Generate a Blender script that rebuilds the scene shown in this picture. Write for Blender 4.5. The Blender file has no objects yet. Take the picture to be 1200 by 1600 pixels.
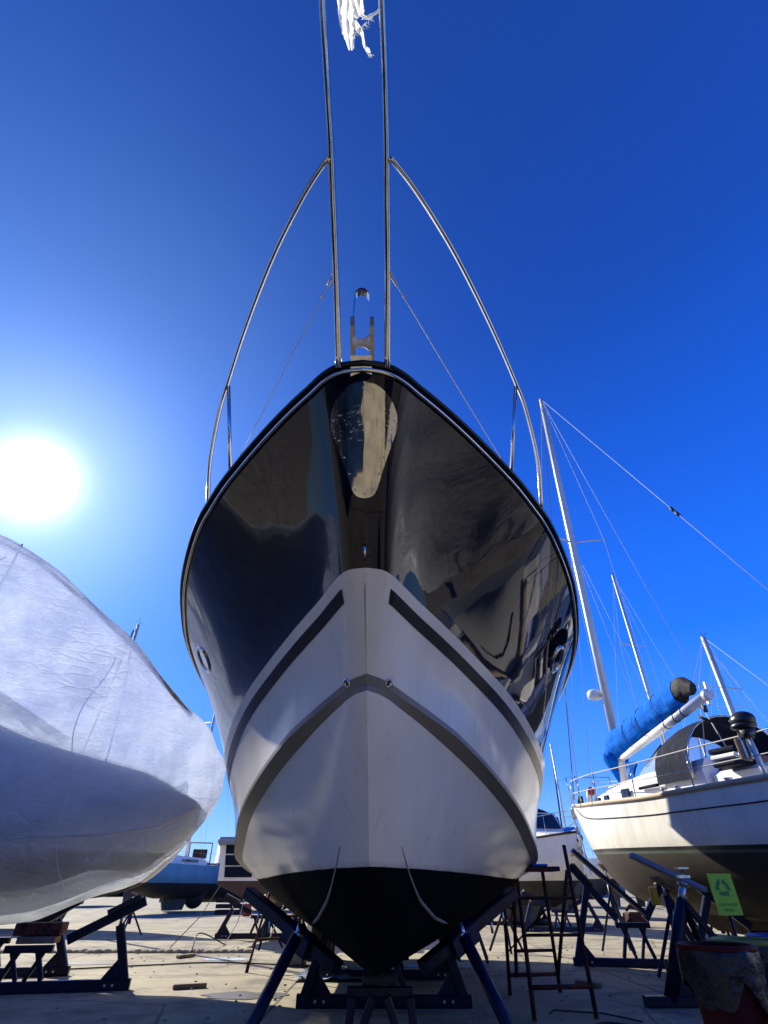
import bpy, math, random, bisect
from mathutils import Vector, Matrix, noise
random.seed(7)
R=math.radians
scene=bpy.context.scene
COL=scene.collection

# ------------------------------------------------------------------ materials
def nodes(name):
    m=bpy.data.materials.new(name); m.use_nodes=True
    nt=m.node_tree
    return m,nt,nt.nodes['Principled BSDF']
def link(nt,a,b): nt.links.new(a,b)
def coords(nt,scale=(1,1,1)):
    tc=nt.nodes.new('ShaderNodeTexCoord'); mp=nt.nodes.new('ShaderNodeMapping')
    mp.inputs['Scale'].default_value=scale
    link(nt,tc.outputs['Object'],mp.inputs['Vector']); return mp.outputs['Vector']
def noise_n(nt,vec,scale,detail=5,rough=.6):
    n=nt.nodes.new('ShaderNodeTexNoise'); n.inputs['Scale'].default_value=scale
    n.inputs['Detail'].default_value=detail; n.inputs['Roughness'].default_value=rough
    link(nt,vec,n.inputs['Vector']); return n.outputs['Fac']
def ramp(nt,fac,stops):
    r=nt.nodes.new('ShaderNodeValToRGB'); cr=r.color_ramp
    while len(cr.elements)<len(stops): cr.elements.new(.5)
    for e,(p,c) in zip(cr.elements,stops):
        e.position=p; e.color=(*c,1) if len(c)==3 else c
    link(nt,fac,r.inputs['Fac']); return r.outputs['Color']
def mixc(nt,fac,a,b):
    m=nt.nodes.new('ShaderNodeMix'); m.data_type='RGBA'
    if isinstance(fac,(int,float)): m.inputs[0].default_value=fac
    else: link(nt,fac,m.inputs[0])
    for i,v in ((6,a),(7,b)):
        if isinstance(v,tuple): m.inputs[i].default_value=(*v,1)
        else: link(nt,v,m.inputs[i])
    return m.outputs[2]
def math_n(nt,op,a,b=None,c=None):
    m=nt.nodes.new('ShaderNodeMath'); m.operation=op
    for i,v in enumerate((a,b,c)):
        if v is None: continue
        if isinstance(v,(int,float)): m.inputs[i].default_value=v
        else: link(nt,v,m.inputs[i])
    return m.outputs[0]
def bump(nt,b,h,strength,dist=.01):
    n=nt.nodes.new('ShaderNodeBump'); n.inputs['Strength'].default_value=strength
    n.inputs['Distance'].default_value=dist
    link(nt,h,n.inputs['Height']); link(nt,n.outputs['Normal'],b.inputs['Normal'])
def mat(name,c,rough=.5,metal=0,coat=0,var=.15,vs=3,bs=0,bscale=40,c2=None,spec=.5,bd=.01,detail=5):
    m,nt,b=nodes(name)
    v=coords(nt)
    c2=c2 or tuple(max(0,x*(1-var)) for x in c)
    f=noise_n(nt,v,vs,detail)
    col=ramp(nt,f,[(.35,c2),(.65,c)])
    link(nt,col,b.inputs['Base Color'])
    b.inputs['Roughness'].default_value=rough; b.inputs['Metallic'].default_value=metal
    b.inputs['Specular IOR Level'].default_value=spec
    b.inputs['Coat Weight'].default_value=coat; b.inputs['Coat Roughness'].default_value=.02
    r2=math_n(nt,'MULTIPLY_ADD',noise_n(nt,v,vs*2.3),rough*.4,rough*.8)
    link(nt,r2,b.inputs['Roughness'])
    if bs: bump(nt,b,noise_n(nt,v,bscale),bs,bd)
    return m
def rust_mat(name,paint,rust,amount=.5,rough=.55,vs=9):
    m,nt,b=nodes(name); v=coords(nt)
    f=noise_n(nt,v,vs,8,.7)
    fac=ramp(nt,f,[(amount-.04,(0,0,0)),(amount+.04,(1,1,1))])
    p=ramp(nt,noise_n(nt,v,2.5),[(.3,tuple(x*.6 for x in paint)),(.7,paint)])
    rs=ramp(nt,noise_n(nt,v,30),[(.3,tuple(x*.5 for x in rust)),(.7,rust)])
    link(nt,mixc(nt,fac,p,rs),b.inputs['Base Color'])
    link(nt,math_n(nt,'MULTIPLY_ADD',fac,.35,rough-.1),b.inputs['Roughness'])
    b.inputs['Specular IOR Level'].default_value=.25
    bump(nt,b,noise_n(nt,v,60),.25,.004)
    return m
def banded(name,bands,rough=.3,coat=0,dirt=(.1,.08,.06),dirtamt=.25,low_rough=.75):
    """colour by height above the boat's base: bands=[(z,colour),...] from the bottom up"""
    m,nt,b=nodes(name)
    tc=nt.nodes.new('ShaderNodeTexCoord'); sp=nt.nodes.new('ShaderNodeSeparateXYZ')
    link(nt,tc.outputs['Object'],sp.inputs[0])
    z=sp.outputs['Z']
    cur=bands[0][1]
    for zz,c in bands[1:]:
        st=math_n(nt,'GREATER_THAN',z,zz); cur=mixc(nt,st,cur,c)
    v=coords(nt,(1,1,.35))
    f=noise_n(nt,v,3,8,.65)
    d=ramp(nt,f,[(.45,(0,0,0)),(.85,(dirtamt,)*3)])
    link(nt,mixc(nt,d,cur,dirt),b.inputs['Base Color'])
    top=math_n(nt,'GREATER_THAN',z,bands[1][0] if len(bands)>1 else -9)
    link(nt,math_n(nt,'MULTIPLY_ADD',top,rough-low_rough,low_rough),b.inputs['Roughness'])
    if coat:
        link(nt,math_n(nt,'MULTIPLY',top,coat),b.inputs['Coat Weight'])
    bump(nt,b,noise_n(nt,coords(nt),2.2,2),.12,.02)
    return m

M={}
def navy():
    m,nt,b=nodes('navy_gelcoat'); v=coords(nt)
    b.inputs['Base Color'].default_value=(.0022,.003,.010,1)
    b.inputs['Roughness'].default_value=.035
    b.inputs['IOR'].default_value=1.36
    # fine scratches and specks in the polish
    n=noise_n(nt,coords(nt,(1.5,1.5,.6)),2.0,3,.5)
    bump(nt,b,n,.035,.02)
    r=ramp(nt,noise_n(nt,v,5,9,.75),[(.4,(.012,.012,.012)),(.8,(.055,.055,.055))])
    link(nt,r,b.inputs['Roughness'])
    sp=ramp(nt,noise_n(nt,coords(nt,(40,40,160)),1.0,2,.5),[(.76,(0,0,0)),(.79,(1,1,1))])
    link(nt,mixc(nt,sp,(.0022,.003,.010),(.05,.055,.07)),b.inputs['Base Color'])
    return m
M['navy']=navy()
def white_gel():
    m,nt,b=nodes('white_gelcoat'); v=coords(nt)
    c=ramp(nt,noise_n(nt,coords(nt,(1,1,.4)),2.2,7,.6),[(.3,(.66,.61,.515)),(.7,(.745,.695,.595))])
    dr=ramp(nt,noise_n(nt,coords(nt,(9,9,.7)),1.6,6,.7),[(.56,(0,0,0)),(.80,(.45,.45,.45))])
    c=mixc(nt,dr,c,(.36,.31,.23))
    link(nt,c,b.inputs['Base Color'])
    b.inputs['Roughness'].default_value=.14; b.inputs['IOR'].default_value=1.28
    bump(nt,b,noise_n(nt,coords(nt,(1.5,1.5,.6)),2.0,3,.5),.05,.02)
    return m
M['white']=white_gel()
def bottom_mat():
    m,nt,b=nodes('white_and_antifouling')
    tc=nt.nodes.new('ShaderNodeTexCoord'); sp=nt.nodes.new('ShaderNodeSeparateXYZ')
    link(nt,tc.outputs['Object'],sp.inputs[0])
    z=sp.outputs['Z']
    wob=math_n(nt,'MULTIPLY_ADD',noise_n(nt,coords(nt),7,3),.008,-.004)
    st=math_n(nt,'GREATER_THAN',math_n(nt,'ADD',z,wob),1.2)
    wc=ramp(nt,noise_n(nt,coords(nt,(1,1,.4)),2.2,7,.6),[(.3,(.66,.61,.515)),(.7,(.745,.695,.595))])
    ac=ramp(nt,noise_n(nt,coords(nt),6,8,.7),[(.35,(.0012,.0013,.0022)),(.75,(.0045,.0048,.007))])
    dr=ramp(nt,noise_n(nt,coords(nt,(9,9,.7)),1.6,6,.7),[(.56,(0,0,0)),(.80,(.45,.45,.45))])
    wc=mixc(nt,dr,wc,(.36,.31,.23))
    scum=ramp(nt,math_n(nt,'ADD',math_n(nt,'SUBTRACT',z,1.2),math_n(nt,'MULTIPLY',noise_n(nt,coords(nt,(4,4,2)),3,6,.7),.05)),[(.02,(.5,.5,.5)),(.055,(0,0,0))])
    wc=mixc(nt,scum,wc,(.30,.26,.18))
    chalk=ramp(nt,noise_n(nt,coords(nt,(2,2,5)),4,8,.75),[(.56,(0,0,0)),(.72,(.6,.6,.6))])
    ac=mixc(nt,chalk,ac,(.014,.015,.020))
    link(nt,mixc(nt,st,ac,wc),b.inputs['Base Color'])
    link(nt,math_n(nt,'MULTIPLY_ADD',st,-.62,.78),b.inputs['Roughness'])
    b.inputs['IOR'].default_value=1.28
    link(nt,math_n(nt,'MULTIPLY_ADD',st,.4,.1),b.inputs['Specular IOR Level'])
    bump(nt,b,noise_n(nt,coords(nt),18,6),.08,.004)
    return m
M['bottom']=bottom_mat()
M['stripe']=mat('navy_stripe',(.004,.005,.012),.25,spec=.12)
M['strake']=mat('chalky_pale_strake',(.30,.29,.27),.5,var=.4,vs=9)
M['chine']=mat('grey_boot_stripe',(.20,.185,.165),.35,var=.1,spec=.2)
def steel(name,c=(.62,.60,.57),rough=.10):
    m,nt,b=nodes(name); v=coords(nt)
    b.inputs['Metallic'].default_value=1
    link(nt,ramp(nt,noise_n(nt,v,14,7,.7),[(.3,tuple(x*.75 for x in c)),(.6,c)]),b.inputs['Base Color'])
    link(nt,ramp(nt,noise_n(nt,v,25,6,.7),[(.35,(rough*.5,)*3),(.8,(rough*2.2,)*3)]),b.inputs['Roughness'])
    return m
M['steel']=steel('stainless_steel',rough=.07)
M['darksteel']=steel('weathered_steel',(.26,.24,.21),.22)
M['alu']=mat('anodised_aluminium',(.60,.60,.58),.48,metal=.5,var=.1)
def plate_mat():
    m,nt,b=nodes('scuffed_steel_plate'); v=coords(nt)
    b.inputs['Metallic'].default_value=1
    sc=ramp(nt,noise_n(nt,coords(nt,(30,30,90)),1.2,6,.75),[(.56,(0,0,0)),(.66,(1,1,1))])
    tc=nt.nodes.new('ShaderNodeTexCoord'); sp=nt.nodes.new('ShaderNodeSeparateXYZ'); link(nt,tc.outputs['Object'],sp.inputs[0])
    # scuffs lie in a band where the anchor rubs
    d=math_n(nt,'ABSOLUTE',math_n(nt,'SUBTRACT',sp.outputs['Z'],3.17))
    band=math_n(nt,'LESS_THAN',d,.085)
    f=math_n(nt,'MULTIPLY',sc,band)
    link(nt,mixc(nt,f,(.50,.47,.42),(.9,.85,.75)),b.inputs['Base Color'])
    link(nt,math_n(nt,'MULTIPLY_ADD',f,.5,.05),b.inputs['Roughness'])
    bump(nt,b,noise_n(nt,v,5,3),.06,.012)
    return m
M['plate']=plate_mat()
M['rubber']=mat('black_rubber',(.012,.012,.013),.6)
M['blackplastic']=mat('black_plastic',(.012,.012,.014),.3,bs=.1)
M['nylon']=mat('white_nylon',(.62,.60,.55),.4,var=.2,vs=12)
M['cradle']=rust_mat('navy_painted_steel',(.003,.006,.026),(.03,.016,.010),.60,.45)
M['cradle_b']=rust_mat('worn_blue_painted_steel',(.005,.012,.060),(.04,.022,.014),.60,.45)
M['screw']=steel('galvanised_steel',(.55,.56,.57),.3)
M['rust']=rust_mat('rusty_painted_tube',(.02,.017,.02),(.12,.035,.015),.50,.7)
M['redpaint']=rust_mat('red_painted_board',(.16,.03,.015),(.05,.02,.012),.55,.7)
M['wood']=mat('weathered_wood',(.28,.19,.11),.8,var=.5,vs=8,bs=.5,bscale=30)
M['teak']=mat('varnished_teak',(.20,.075,.03),.35,var=.3,vs=6)
M['teakpale']=mat('bleached_teak',(.52,.42,.28),.7,var=.2,vs=6)
M['concrete_block']=mat('rough_concrete',(.30,.28,.24),.9,var=.4,vs=9,bs=.6,bscale=25)
M['hullwhite']=mat('aged_white_gelcoat',(.78,.76,.70),.25,var=.08,vs=2)
M['deckwhite']=mat('white_deck_paint',(.78,.77,.74),.5,var=.1)
M['bluecloth']=mat('royal_blue_canvas',(.0,.16,.62),.85,c2=(.0,.08,.40),spec=.08,vs=5,bs=.5,bscale=9,bd=.03)
M['navycloth']=mat('navy_canvas',(.006,.010,.026),.85,spec=.15,var=.3,bs=.3,bscale=12,bd=.02)
M['blackcloth']=mat('black_canvas',(.008,.008,.010),.8,bs=.4,bscale=20,bd=.02)
M['glass']=mat('dark_window_glass',(.012,.015,.02),.05,var=.1,coat=.5)
def vinyl():
    m,nt,b=nodes('clear_vinyl_window'); b.inputs['Base Color'].default_value=(.6,.66,.72,1); b.inputs['Roughness'].default_value=.12
    tr=nt.nodes.new('ShaderNodeBsdfTransparent'); mx_=nt.nodes.new('ShaderNodeMixShader'); mx_.inputs[0].default_value=.62
    link(nt,b.outputs[0],mx_.inputs[1]); link(nt,tr.outputs[0],mx_.inputs[2]); link(nt,mx_.outputs[0],nt.nodes['Material Output'].inputs['Surface']); return m
M['clearvinyl']=vinyl()
M['rope']=mat('pale_rope',(.55,.52,.45),.8,var=.2)
M['darkrope']=mat('dark_rope',(.03,.03,.035),.8)
M['wire']=mat('rigging_wire',(.42,.43,.45),.6,spec=.3)
M['red']=mat('red_plastic',(.35,.012,.012),.45)
M['darkred']=mat('dull_red_bin_plastic',(.075,.005,.004),.6,spec=.15,var=.4,vs=5,bs=.2)
M['greybag']=mat('black_bin_liner',(.005,.005,.007),.35,bs=.9,bscale=7,bd=.04,var=.4)
M['olive']=mat('yellow_green_plastic',(.28,.30,.035),.5,var=.25)
M['binblue']=mat('blue_bin_plastic',(.008,.04,.30),.45,var=.3)
M['lime']=mat('lime_green_board',(.30,.62,.035),.5,var=.06)
M['green']=mat('dark_green_print',(.02,.22,.06),.55)
M['midgreen']=mat('mid_green_print',(.15,.34,.02),.55)
M['yellow']=mat('yellow_plastic',(.75,.42,.02),.4)
M['lightblue']=mat('faded_light_blue_paint',(.14,.36,.52),.5,var=.2)
M['greyaf']=mat('chalky_grey_antifouling',(.10,.10,.09),.85,var=.4,vs=4)
M['brown']=mat('brown_antifouling',(.05,.035,.025),.8,var=.5,vs=4)
M['tarp']=mat('grey_blue_tarpaulin',(.20,.25,.35),.6,bs=.8,bscale=6,bd=.05)

def wrap_mat():
    m=bpy.data.materials.new('translucent_shrink_wrap'); m.use_nodes=True
    nt=m.node_tree; b=nt.nodes['Principled BSDF']; out=nt.nodes['Material Output']
    v=coords(nt)
    c=ramp(nt,noise_n(nt,coords(nt,(.6,.6,1.0)),1.6,6,.6),[(.3,(.78,.79,.80)),(.7,(.88,.88,.88))])
    link(nt,c,b.inputs['Base Color']); b.inputs['Roughness'].default_value=.30
    b.inputs['Specular IOR Level'].default_value=.6
    # soft billows, tight stretch creases and small crumple marks
    big=noise_n(nt,coords(nt,(1,1,.5)),1.1,3,.5)
    cre=noise_n(nt,coords(nt,(.5,.5,3.0)),2.2,7,.65)
    cre=ramp(nt,cre,[(.42,(0,0,0)),(.5,(1,1,1)),(.58,(0,0,0))])
    fine=noise_n(nt,v,18,5,.7)
    vec2=nt.nodes.new('ShaderNodeTexNoise'); vec2.inputs['Scale'].default_value=1.3; link(nt,v,vec2.inputs['Vector'])
    mv=nt.nodes.new('ShaderNodeMix'); mv.data_type='RGBA'; mv.inputs[0].default_value=.35; link(nt,coords(nt,(.7,.7,1.6)),mv.inputs[6]); link(nt,vec2.outputs['Color'],mv.inputs[7])
    crumple=nt.nodes.new('ShaderNodeTexVoronoi'); crumple.feature='DISTANCE_TO_EDGE'; crumple.inputs['Scale'].default_value=4.5; link(nt,mv.outputs[2],crumple.inputs['Vector'])
    zone=ramp(nt,noise_n(nt,v,.55,3),[(.42,(0,0,0)),(.62,(1,1,1))])
    crh=math_n(nt,'MULTIPLY',math_n(nt,'MINIMUM',crumple.outputs['Distance'],.12),zone)
    h=math_n(nt,'ADD',math_n(nt,'ADD',math_n(nt,'MULTIPLY',big,1.6),math_n(nt,'MULTIPLY',crh,1.6)),math_n(nt,'ADD',math_n(nt,'MULTIPLY',cre,.03),math_n(nt,'MULTIPLY',fine,.22)))
    bn=nt.nodes.new('ShaderNodeBump'); bn.inputs['Strength'].default_value=.9; bn.inputs['Distance'].default_value=.14
    link(nt,h,bn.inputs['Height']); link(nt,bn.outputs['Normal'],b.inputs['Normal'])
    tl=nt.nodes.new('ShaderNodeBsdfTranslucent'); tl.inputs['Color'].default_value=(.80,.86,.95,1)
    link(nt,bn.outputs['Normal'],tl.inputs['Normal'])
    tr=nt.nodes.new('ShaderNodeBsdfTransparent'); tr.inputs['Color'].default_value=(.9,.92,.95,1)
    m1=nt.nodes.new('ShaderNodeMixShader'); m1.inputs[0].default_value=.60
    link(nt,b.outputs[0],m1.inputs[1]); link(nt,tl.outputs[0],m1.inputs[2])
    m2=nt.nodes.new('ShaderNodeMixShader')
    link(nt,ramp(nt,noise_n(nt,coords(nt,(.8,.8,1.5)),1.3,5,.6),[(.4,(.10,.10,.10)),(.62,(.34,.34,.34))]),m2.inputs[0])
    link(nt,m1.outputs[0],m2.inputs[1]); link(nt,tr.outputs[0],m2.inputs[2])
    link(nt,m2.outputs[0],out.inputs['Surface'])
    return m
M['wrap']=wrap_mat()
M['wrapsolid']=mat('opaque_shrink_wrap',(.74,.74,.75),.3,bs=.7,bscale=2.2,bd=.08,var=.1)
def cloth_mat():
    m=bpy.data.materials.new('torn_white_cloth'); m.use_nodes=True
    nt=m.node_tree; b=nt.nodes['Principled BSDF']; out=nt.nodes['Material Output']
    c=ramp(nt,noise_n(nt,coords(nt,(1,1,.4)),40,5,.7),[(.3,(.62,.62,.54)),(.6,(.86,.86,.78))])
    link(nt,c,b.inputs['Base Color']); b.inputs['Roughness'].default_value=.8
    tl=nt.nodes.new('ShaderNodeBsdfTranslucent'); tl.inputs['Color'].default_value=(.85,.85,.76,1)
    mx=nt.nodes.new('ShaderNodeMixShader'); mx.inputs[0].default_value=.6
    link(nt,b.outputs[0],mx.inputs[1]); link(nt,tl.outputs[0],mx.inputs[2]); link(nt,mx.outputs[0],out.inputs['Surface'])
    bump(nt,b,noise_n(nt,coords(nt),60,4),.5,.004)
    return m
M['cloth']=cloth_mat()

def concrete():
    m,nt,b=nodes('yard_concrete'); v=coords(nt)
    base=ramp(nt,noise_n(nt,v,.35,8,.6),[(.3,(.30,.26,.17)),(.7,(.49,.435,.30))])
    stain=ramp(nt,noise_n(nt,v,.8,10,.72),[(.48,(0,0,0)),(.66,(.85,.85,.85))])
    c=mixc(nt,stain,base,(.13,.115,.095))
    dust=ramp(nt,noise_n(nt,v,9,8,.75),[(.35,(.55,.55,.55)),(.7,(1,1,1))])
    mm=nt.nodes.new('ShaderNodeMix'); mm.data_type='RGBA'; mm.blend_type='MULTIPLY'; mm.inputs[0].default_value=.55
    link(nt,c,mm.inputs[6]); link(nt,dust,mm.inputs[7]); c=mm.outputs[2]
    # cracks
    vo=nt.nodes.new('ShaderNodeTexVoronoi'); vo.feature='DISTANCE_TO_EDGE'; vo.inputs['Scale'].default_value=.33
    wv=nt.nodes.new('ShaderNodeMix'); wv.data_type='RGBA'; wv.inputs[0].default_value=.12
    nn=nt.nodes.new('ShaderNodeTexNoise'); nn.inputs['Scale'].default_value=1.2; nn.inputs['Detail'].default_value=5
    link(nt,v,nn.inputs['Vector'])
    link(nt,v,wv.inputs[6]); link(nt,nn.outputs['Color'],wv.inputs[7])
    link(nt,wv.outputs[2],vo.inputs['Vector'])
    crack=ramp(nt,vo.outputs['Distance'],[(.0,(1,1,1)),(.006,(0,0,0))])
    c=mixc(nt,math_n(nt,'MULTIPLY',crack,.7),c,(.05,.045,.04))
    # poured slab joints every 5 m
    sp=nt.nodes.new('ShaderNodeSeparateXYZ'); link(nt,coords(nt),sp.inputs[0])
    js=[]
    for ax,off,per in (('X',1.3,5.),('Y',2.5,4.5)):
        p=math_n(nt,'PINGPONG',math_n(nt,'ADD',sp.outputs[ax],off),per/2)
        js.append(math_n(nt,'LESS_THAN',p,.018))
    j=math_n(nt,'MAXIMUM',js[0],js[1])
    c=mixc(nt,math_n(nt,'MULTIPLY',j,.8),c,(.035,.03,.028))
    # specks of grit
    g=ramp(nt,noise_n(nt,v,45,3,.6),[(.66,(0,0,0)),(.70,(1,1,1))])
    c=mixc(nt,math_n(nt,'MULTIPLY',g,.5),c,(.07,.065,.06))
    link(nt,c,b.inputs['Base Color']); b.inputs['Roughness'].default_value=.9
    b.inputs['Specular IOR Level'].default_value=.25
    h=math_n(nt,'SUBTRACT',noise_n(nt,v,22,8,.7),math_n(nt,'ADD',crack,j))
    bump(nt,b,h,.5,.015)
    return m
M['concrete']=concrete()
M['oil']=mat('oily_concrete',(.07,.062,.05),.55,var=.5,vs=4)
M['puddle']=mat('spilt_white_paint',(.55,.60,.65),.5,var=.5,vs=6)
M['rubble']=mat('crumbling_kerb',(.30,.26,.20),.95,var=.5,vs=5,bs=.8,bscale=20)
M['treeline']=mat('distant_foliage',(.05,.07,.035),.9,var=.4,vs=2)
M['shed']=mat('distant_shed_wall',(.20,.21,.22),.7)

# ------------------------------------------------------------------ mesh builder
def frame_of(d):
    d=Vector(d).normalized()
    up=Vector((0,0,1)) if abs(d.z)<.95 else Vector((0,1,0))
    s=d.cross(up).normalized(); return s,s.cross(d).normalized(),d
def crm(P,n):
    """Catmull-Rom through P, n samples per span"""
    P=[tuple(p) for p in P]; k=len(P[0]); out=[]
    Q=[tuple(2*a-b for a,b in zip(P[0],P[1]))]+P+[tuple(2*a-b for a,b in zip(P[-1],P[-2]))]
    for i in range(1,len(Q)-2):
        for j in range(n):
            t=j/n
            out.append(tuple(.5*((2*Q[i][c])+(-Q[i-1][c]+Q[i+1][c])*t+(2*Q[i-1][c]-5*Q[i][c]+4*Q[i+1][c]-Q[i+2][c])*t*t+(-Q[i-1][c]+3*Q[i][c]-3*Q[i+1][c]+Q[i+2][c])*t**3) for c in range(k)))
    out.append(P[-1]); return out
def interp(T,x):
    """smooth (monotone cubic) interpolation through table T"""
    xs=[t[0] for t in T]; ys=[t[1] for t in T]
    if x<=xs[0]: return ys[0]
    if x>=xs[-1]: return ys[-1]
    i=bisect.bisect_right(xs,x)-1
    h=[xs[j+1]-xs[j] for j in range(len(xs)-1)]; d=[(ys[j+1]-ys[j])/h[j] for j in range(len(h))]
    def sl(j):
        if j==0: return d[0]
        if j==len(xs)-1: return d[-1]
        if d[j-1]*d[j]<=0: return 0
        w1=2*h[j]+h[j-1]; w2=h[j]+2*h[j-1]
        return (w1+w2)/(w1/d[j-1]+w2/d[j])
    t=(x-xs[i])/h[i]; m0,m1=sl(i)*h[i],sl(i+1)*h[i]
    return (2*t**3-3*t*t+1)*ys[i]+(t**3-2*t*t+t)*m0+(-2*t**3+3*t*t)*ys[i+1]+(t**3-t*t)*m1
class MB:
    def __init__(s): s.v=[]; s.f=[]; s.m=[]; s.s=[]; s.cur=0
    def add(s,vs,fs,smooth=False):
        o=len(s.v); s.v+=[tuple(v) for v in vs]
        for f in fs: s.f.append(tuple(i+o for i in f)); s.m.append(s.cur); s.s.append(smooth)
        return s
    def grid(s,rows,closed=False,smooth=True,flip=False,mi=None):
        n=len(rows[0]); vs=[p for r in rows for p in r]; fs=[]
        for i in range(len(rows)-1):
            for j in range(n if closed else n-1):
                k=(j+1)%n
                f=(i*n+j,i*n+k,(i+1)*n+k,(i+1)*n+j)
                fs.append(f[::-1] if flip else f)
        old=s.cur
        if mi is not None: s.cur=mi
        s.add(vs,fs,smooth); s.cur=old; return s
    def box(s,c,d,rot=None,bev=0.0):
        x,y,z=(a/2 for a in d)
        rot=rot or Matrix.Identity(3); c=Vector(c)
        if bev:
            b=min(bev,min(x,y,z)*.6)
            ring=lambda zz,ix: [(-x+ix,-y+b+0,zz),(-x+b,-y+ix,zz),(x-b,-y+ix,zz),(x-ix,-y+b,zz),(x-ix,y-b,zz),(x-b,y-ix,zz),(-x+b,y-ix,zz),(-x+ix,y-b,zz)]
            rs=[ring(-z,b),ring(-z+b,0),ring(z-b,0),ring(z,b)]
            vs=[c+rot@Vector(p) for r in rs for p in r]; fs=[]
            for i in range(3):
                for j in range(8):
                    k=(j+1)%8; fs.append((i*8+j,i*8+k,(i+1)*8+k,(i+1)*8+j))
            fs.append(tuple(range(7,-1,-1))); fs.append(tuple(range(24,32)))
            return s.add(vs,fs)
        vs=[c+rot@Vector((a,b_,e)) for a in (-x,x) for b_ in (-y,y) for e in (-z,z)]
        return s.add(vs,[(0,1,3,2),(4,6,7,5),(0,4,5,1),(2,3,7,6),(0,2,6,4),(1,5,7,3)])
    def beam(s,p,q,w,h=None,ch=.12):
        h=h or w; p,q=Vector(p),Vector(q); a,b,_=frame_of(q-p)
        c=ch*min(w,h); x,y=w/2,h/2
        prof=[(-x,-y+c),(-x+c,-y),(x-c,-y),(x,-y+c),(x,y-c),(x-c,y),(-x+c,y),(-x,y-c)]
        vs=[e+a*u+b*v for e in (p,q) for u,v in prof]
        fs=[(j,(j+1)%8,8+(j+1)%8,8+j) for j in range(8)]+[tuple(range(7,-1,-1)),tuple(range(8,16))]
        return s.add(vs,fs)
    def tube(s,P,r,seg=10,caps=True,smooth=True):
        P=[Vector(p) for p in P]; rr=r if isinstance(r,(list,tuple)) else [r]*len(P)
        rows=[]; a=None
        for i,p in enumerate(P):
            d=(P[min(i+1,len(P)-1)]-P[max(i-1,0)]).normalized()
            if a is None: a,b,_=frame_of(d)
            else:
                a=(a-d*a.dot(d)).normalized(); b=a.cross(d)
            rows.append([p+(a*math.cos(2*math.pi*j/seg)+b*math.sin(2*math.pi*j/seg))*rr[i] for j in range(seg)])
        s.grid(rows,closed=True,smooth=smooth)
        if caps:
            o=len(s.v)-len(P)*seg
            s.f.append(tuple(o+j for j in range(seg-1,-1,-1))); s.m.append(s.cur); s.s.append(False)
            o=len(s.v)-seg
            s.f.append(tuple(o+j for j in range(seg))); s.m.append(s.cur); s.s.append(False)
        return s
    def ell(s,c,r,seg=16,rings=10,rot=None):
        rot=rot or Matrix.Identity(3); c=Vector(c); rows=[]
        for i in range(rings+1):
            t=math.pi*i/rings
            rows.append([c+rot@Vector((r[0]*math.sin(t)*math.cos(2*math.pi*j/seg),r[1]*math.sin(t)*math.sin(2*math.pi*j/seg),r[2]*math.cos(t))) for j in range(seg)])
        return s.grid(rows,closed=True)
    def lathe(s,prof,c,d=(0,0,1),seg=20):
        a,b,d=frame_of(d); c=Vector(c)
        return s.grid([[c+d*h+(a*math.cos(2*math.pi*j/seg)+b*math.sin(2*math.pi*j/seg))*r for j in range(seg)] for r,h in prof],closed=True)
    def prism(s,poly,o,u,v,n,th):
        o,u,v,n=Vector(o),Vector(u),Vector(v),Vector(n); k=len(poly)
        vs=[o+u*a+v*b for a,b in poly]+[o+u*a+v*b+n*th for a,b in poly]
        return s.add(vs,[tuple(range(k-1,-1,-1)),tuple(range(k,2*k))]+[(j,(j+1)%k,k+(j+1)%k,k+j) for j in range(k)])

def obj(name,mb,mats,parent=None,world=False,bevel=0):
    me=bpy.data.meshes.new(name)
    vs=mb.v
    if world and parent is not None:
        l=parent.location; vs=[(a-l[0],b-l[1],c-l[2]) for a,b,c in vs]
    me.from_pydata(vs,[],mb.f)
    ms=mats if isinstance(mats,(list,tuple)) else [mats]
    for m in ms: me.materials.append(M[m] if isinstance(m,str) else m)
    me.polygons.foreach_set('material_index',mb.m); me.polygons.foreach_set('use_smooth',mb.s)
    me.validate(); me.update()
    o=bpy.data.objects.new(name,me); COL.objects.link(o)
    if parent is not None: o.parent=parent
    return o
def thing(name,label,cat,loc=(0,0,0),rz=0,group=None,pitch=0,roll=0):
    o=bpy.data.objects.new(name,None); COL.objects.link(o); o.empty_display_size=.3
    o.location=loc; o.rotation_euler=(roll,pitch,rz); o['label']=label; o['category']=cat
    if group: o['group']=group
    return o
def tag(o,label,cat,group=None):
    o['label']=label; o['category']=cat
    if group: o['group']=group
    return o
def copy_tree(o,parent=None):
    c=o.copy(); COL.objects.link(c); c.parent=parent
    for ch in list(o.children): copy_tree(ch,c)
    return c
def single(name,mb,mats,label,cat,loc=(0,0,0),group=None,rz=0):
    o=obj(name,mb,mats); o.location=loc; o.rotation_euler=(0,0,rz); return tag(o,label,cat,group)

# ------------------------------------------------------------------ ground
g=MB(); g.box((0,0,-.1),(3000,3000,.2)); go=obj('ground',g,'concrete'); go['kind']='structure'

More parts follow.
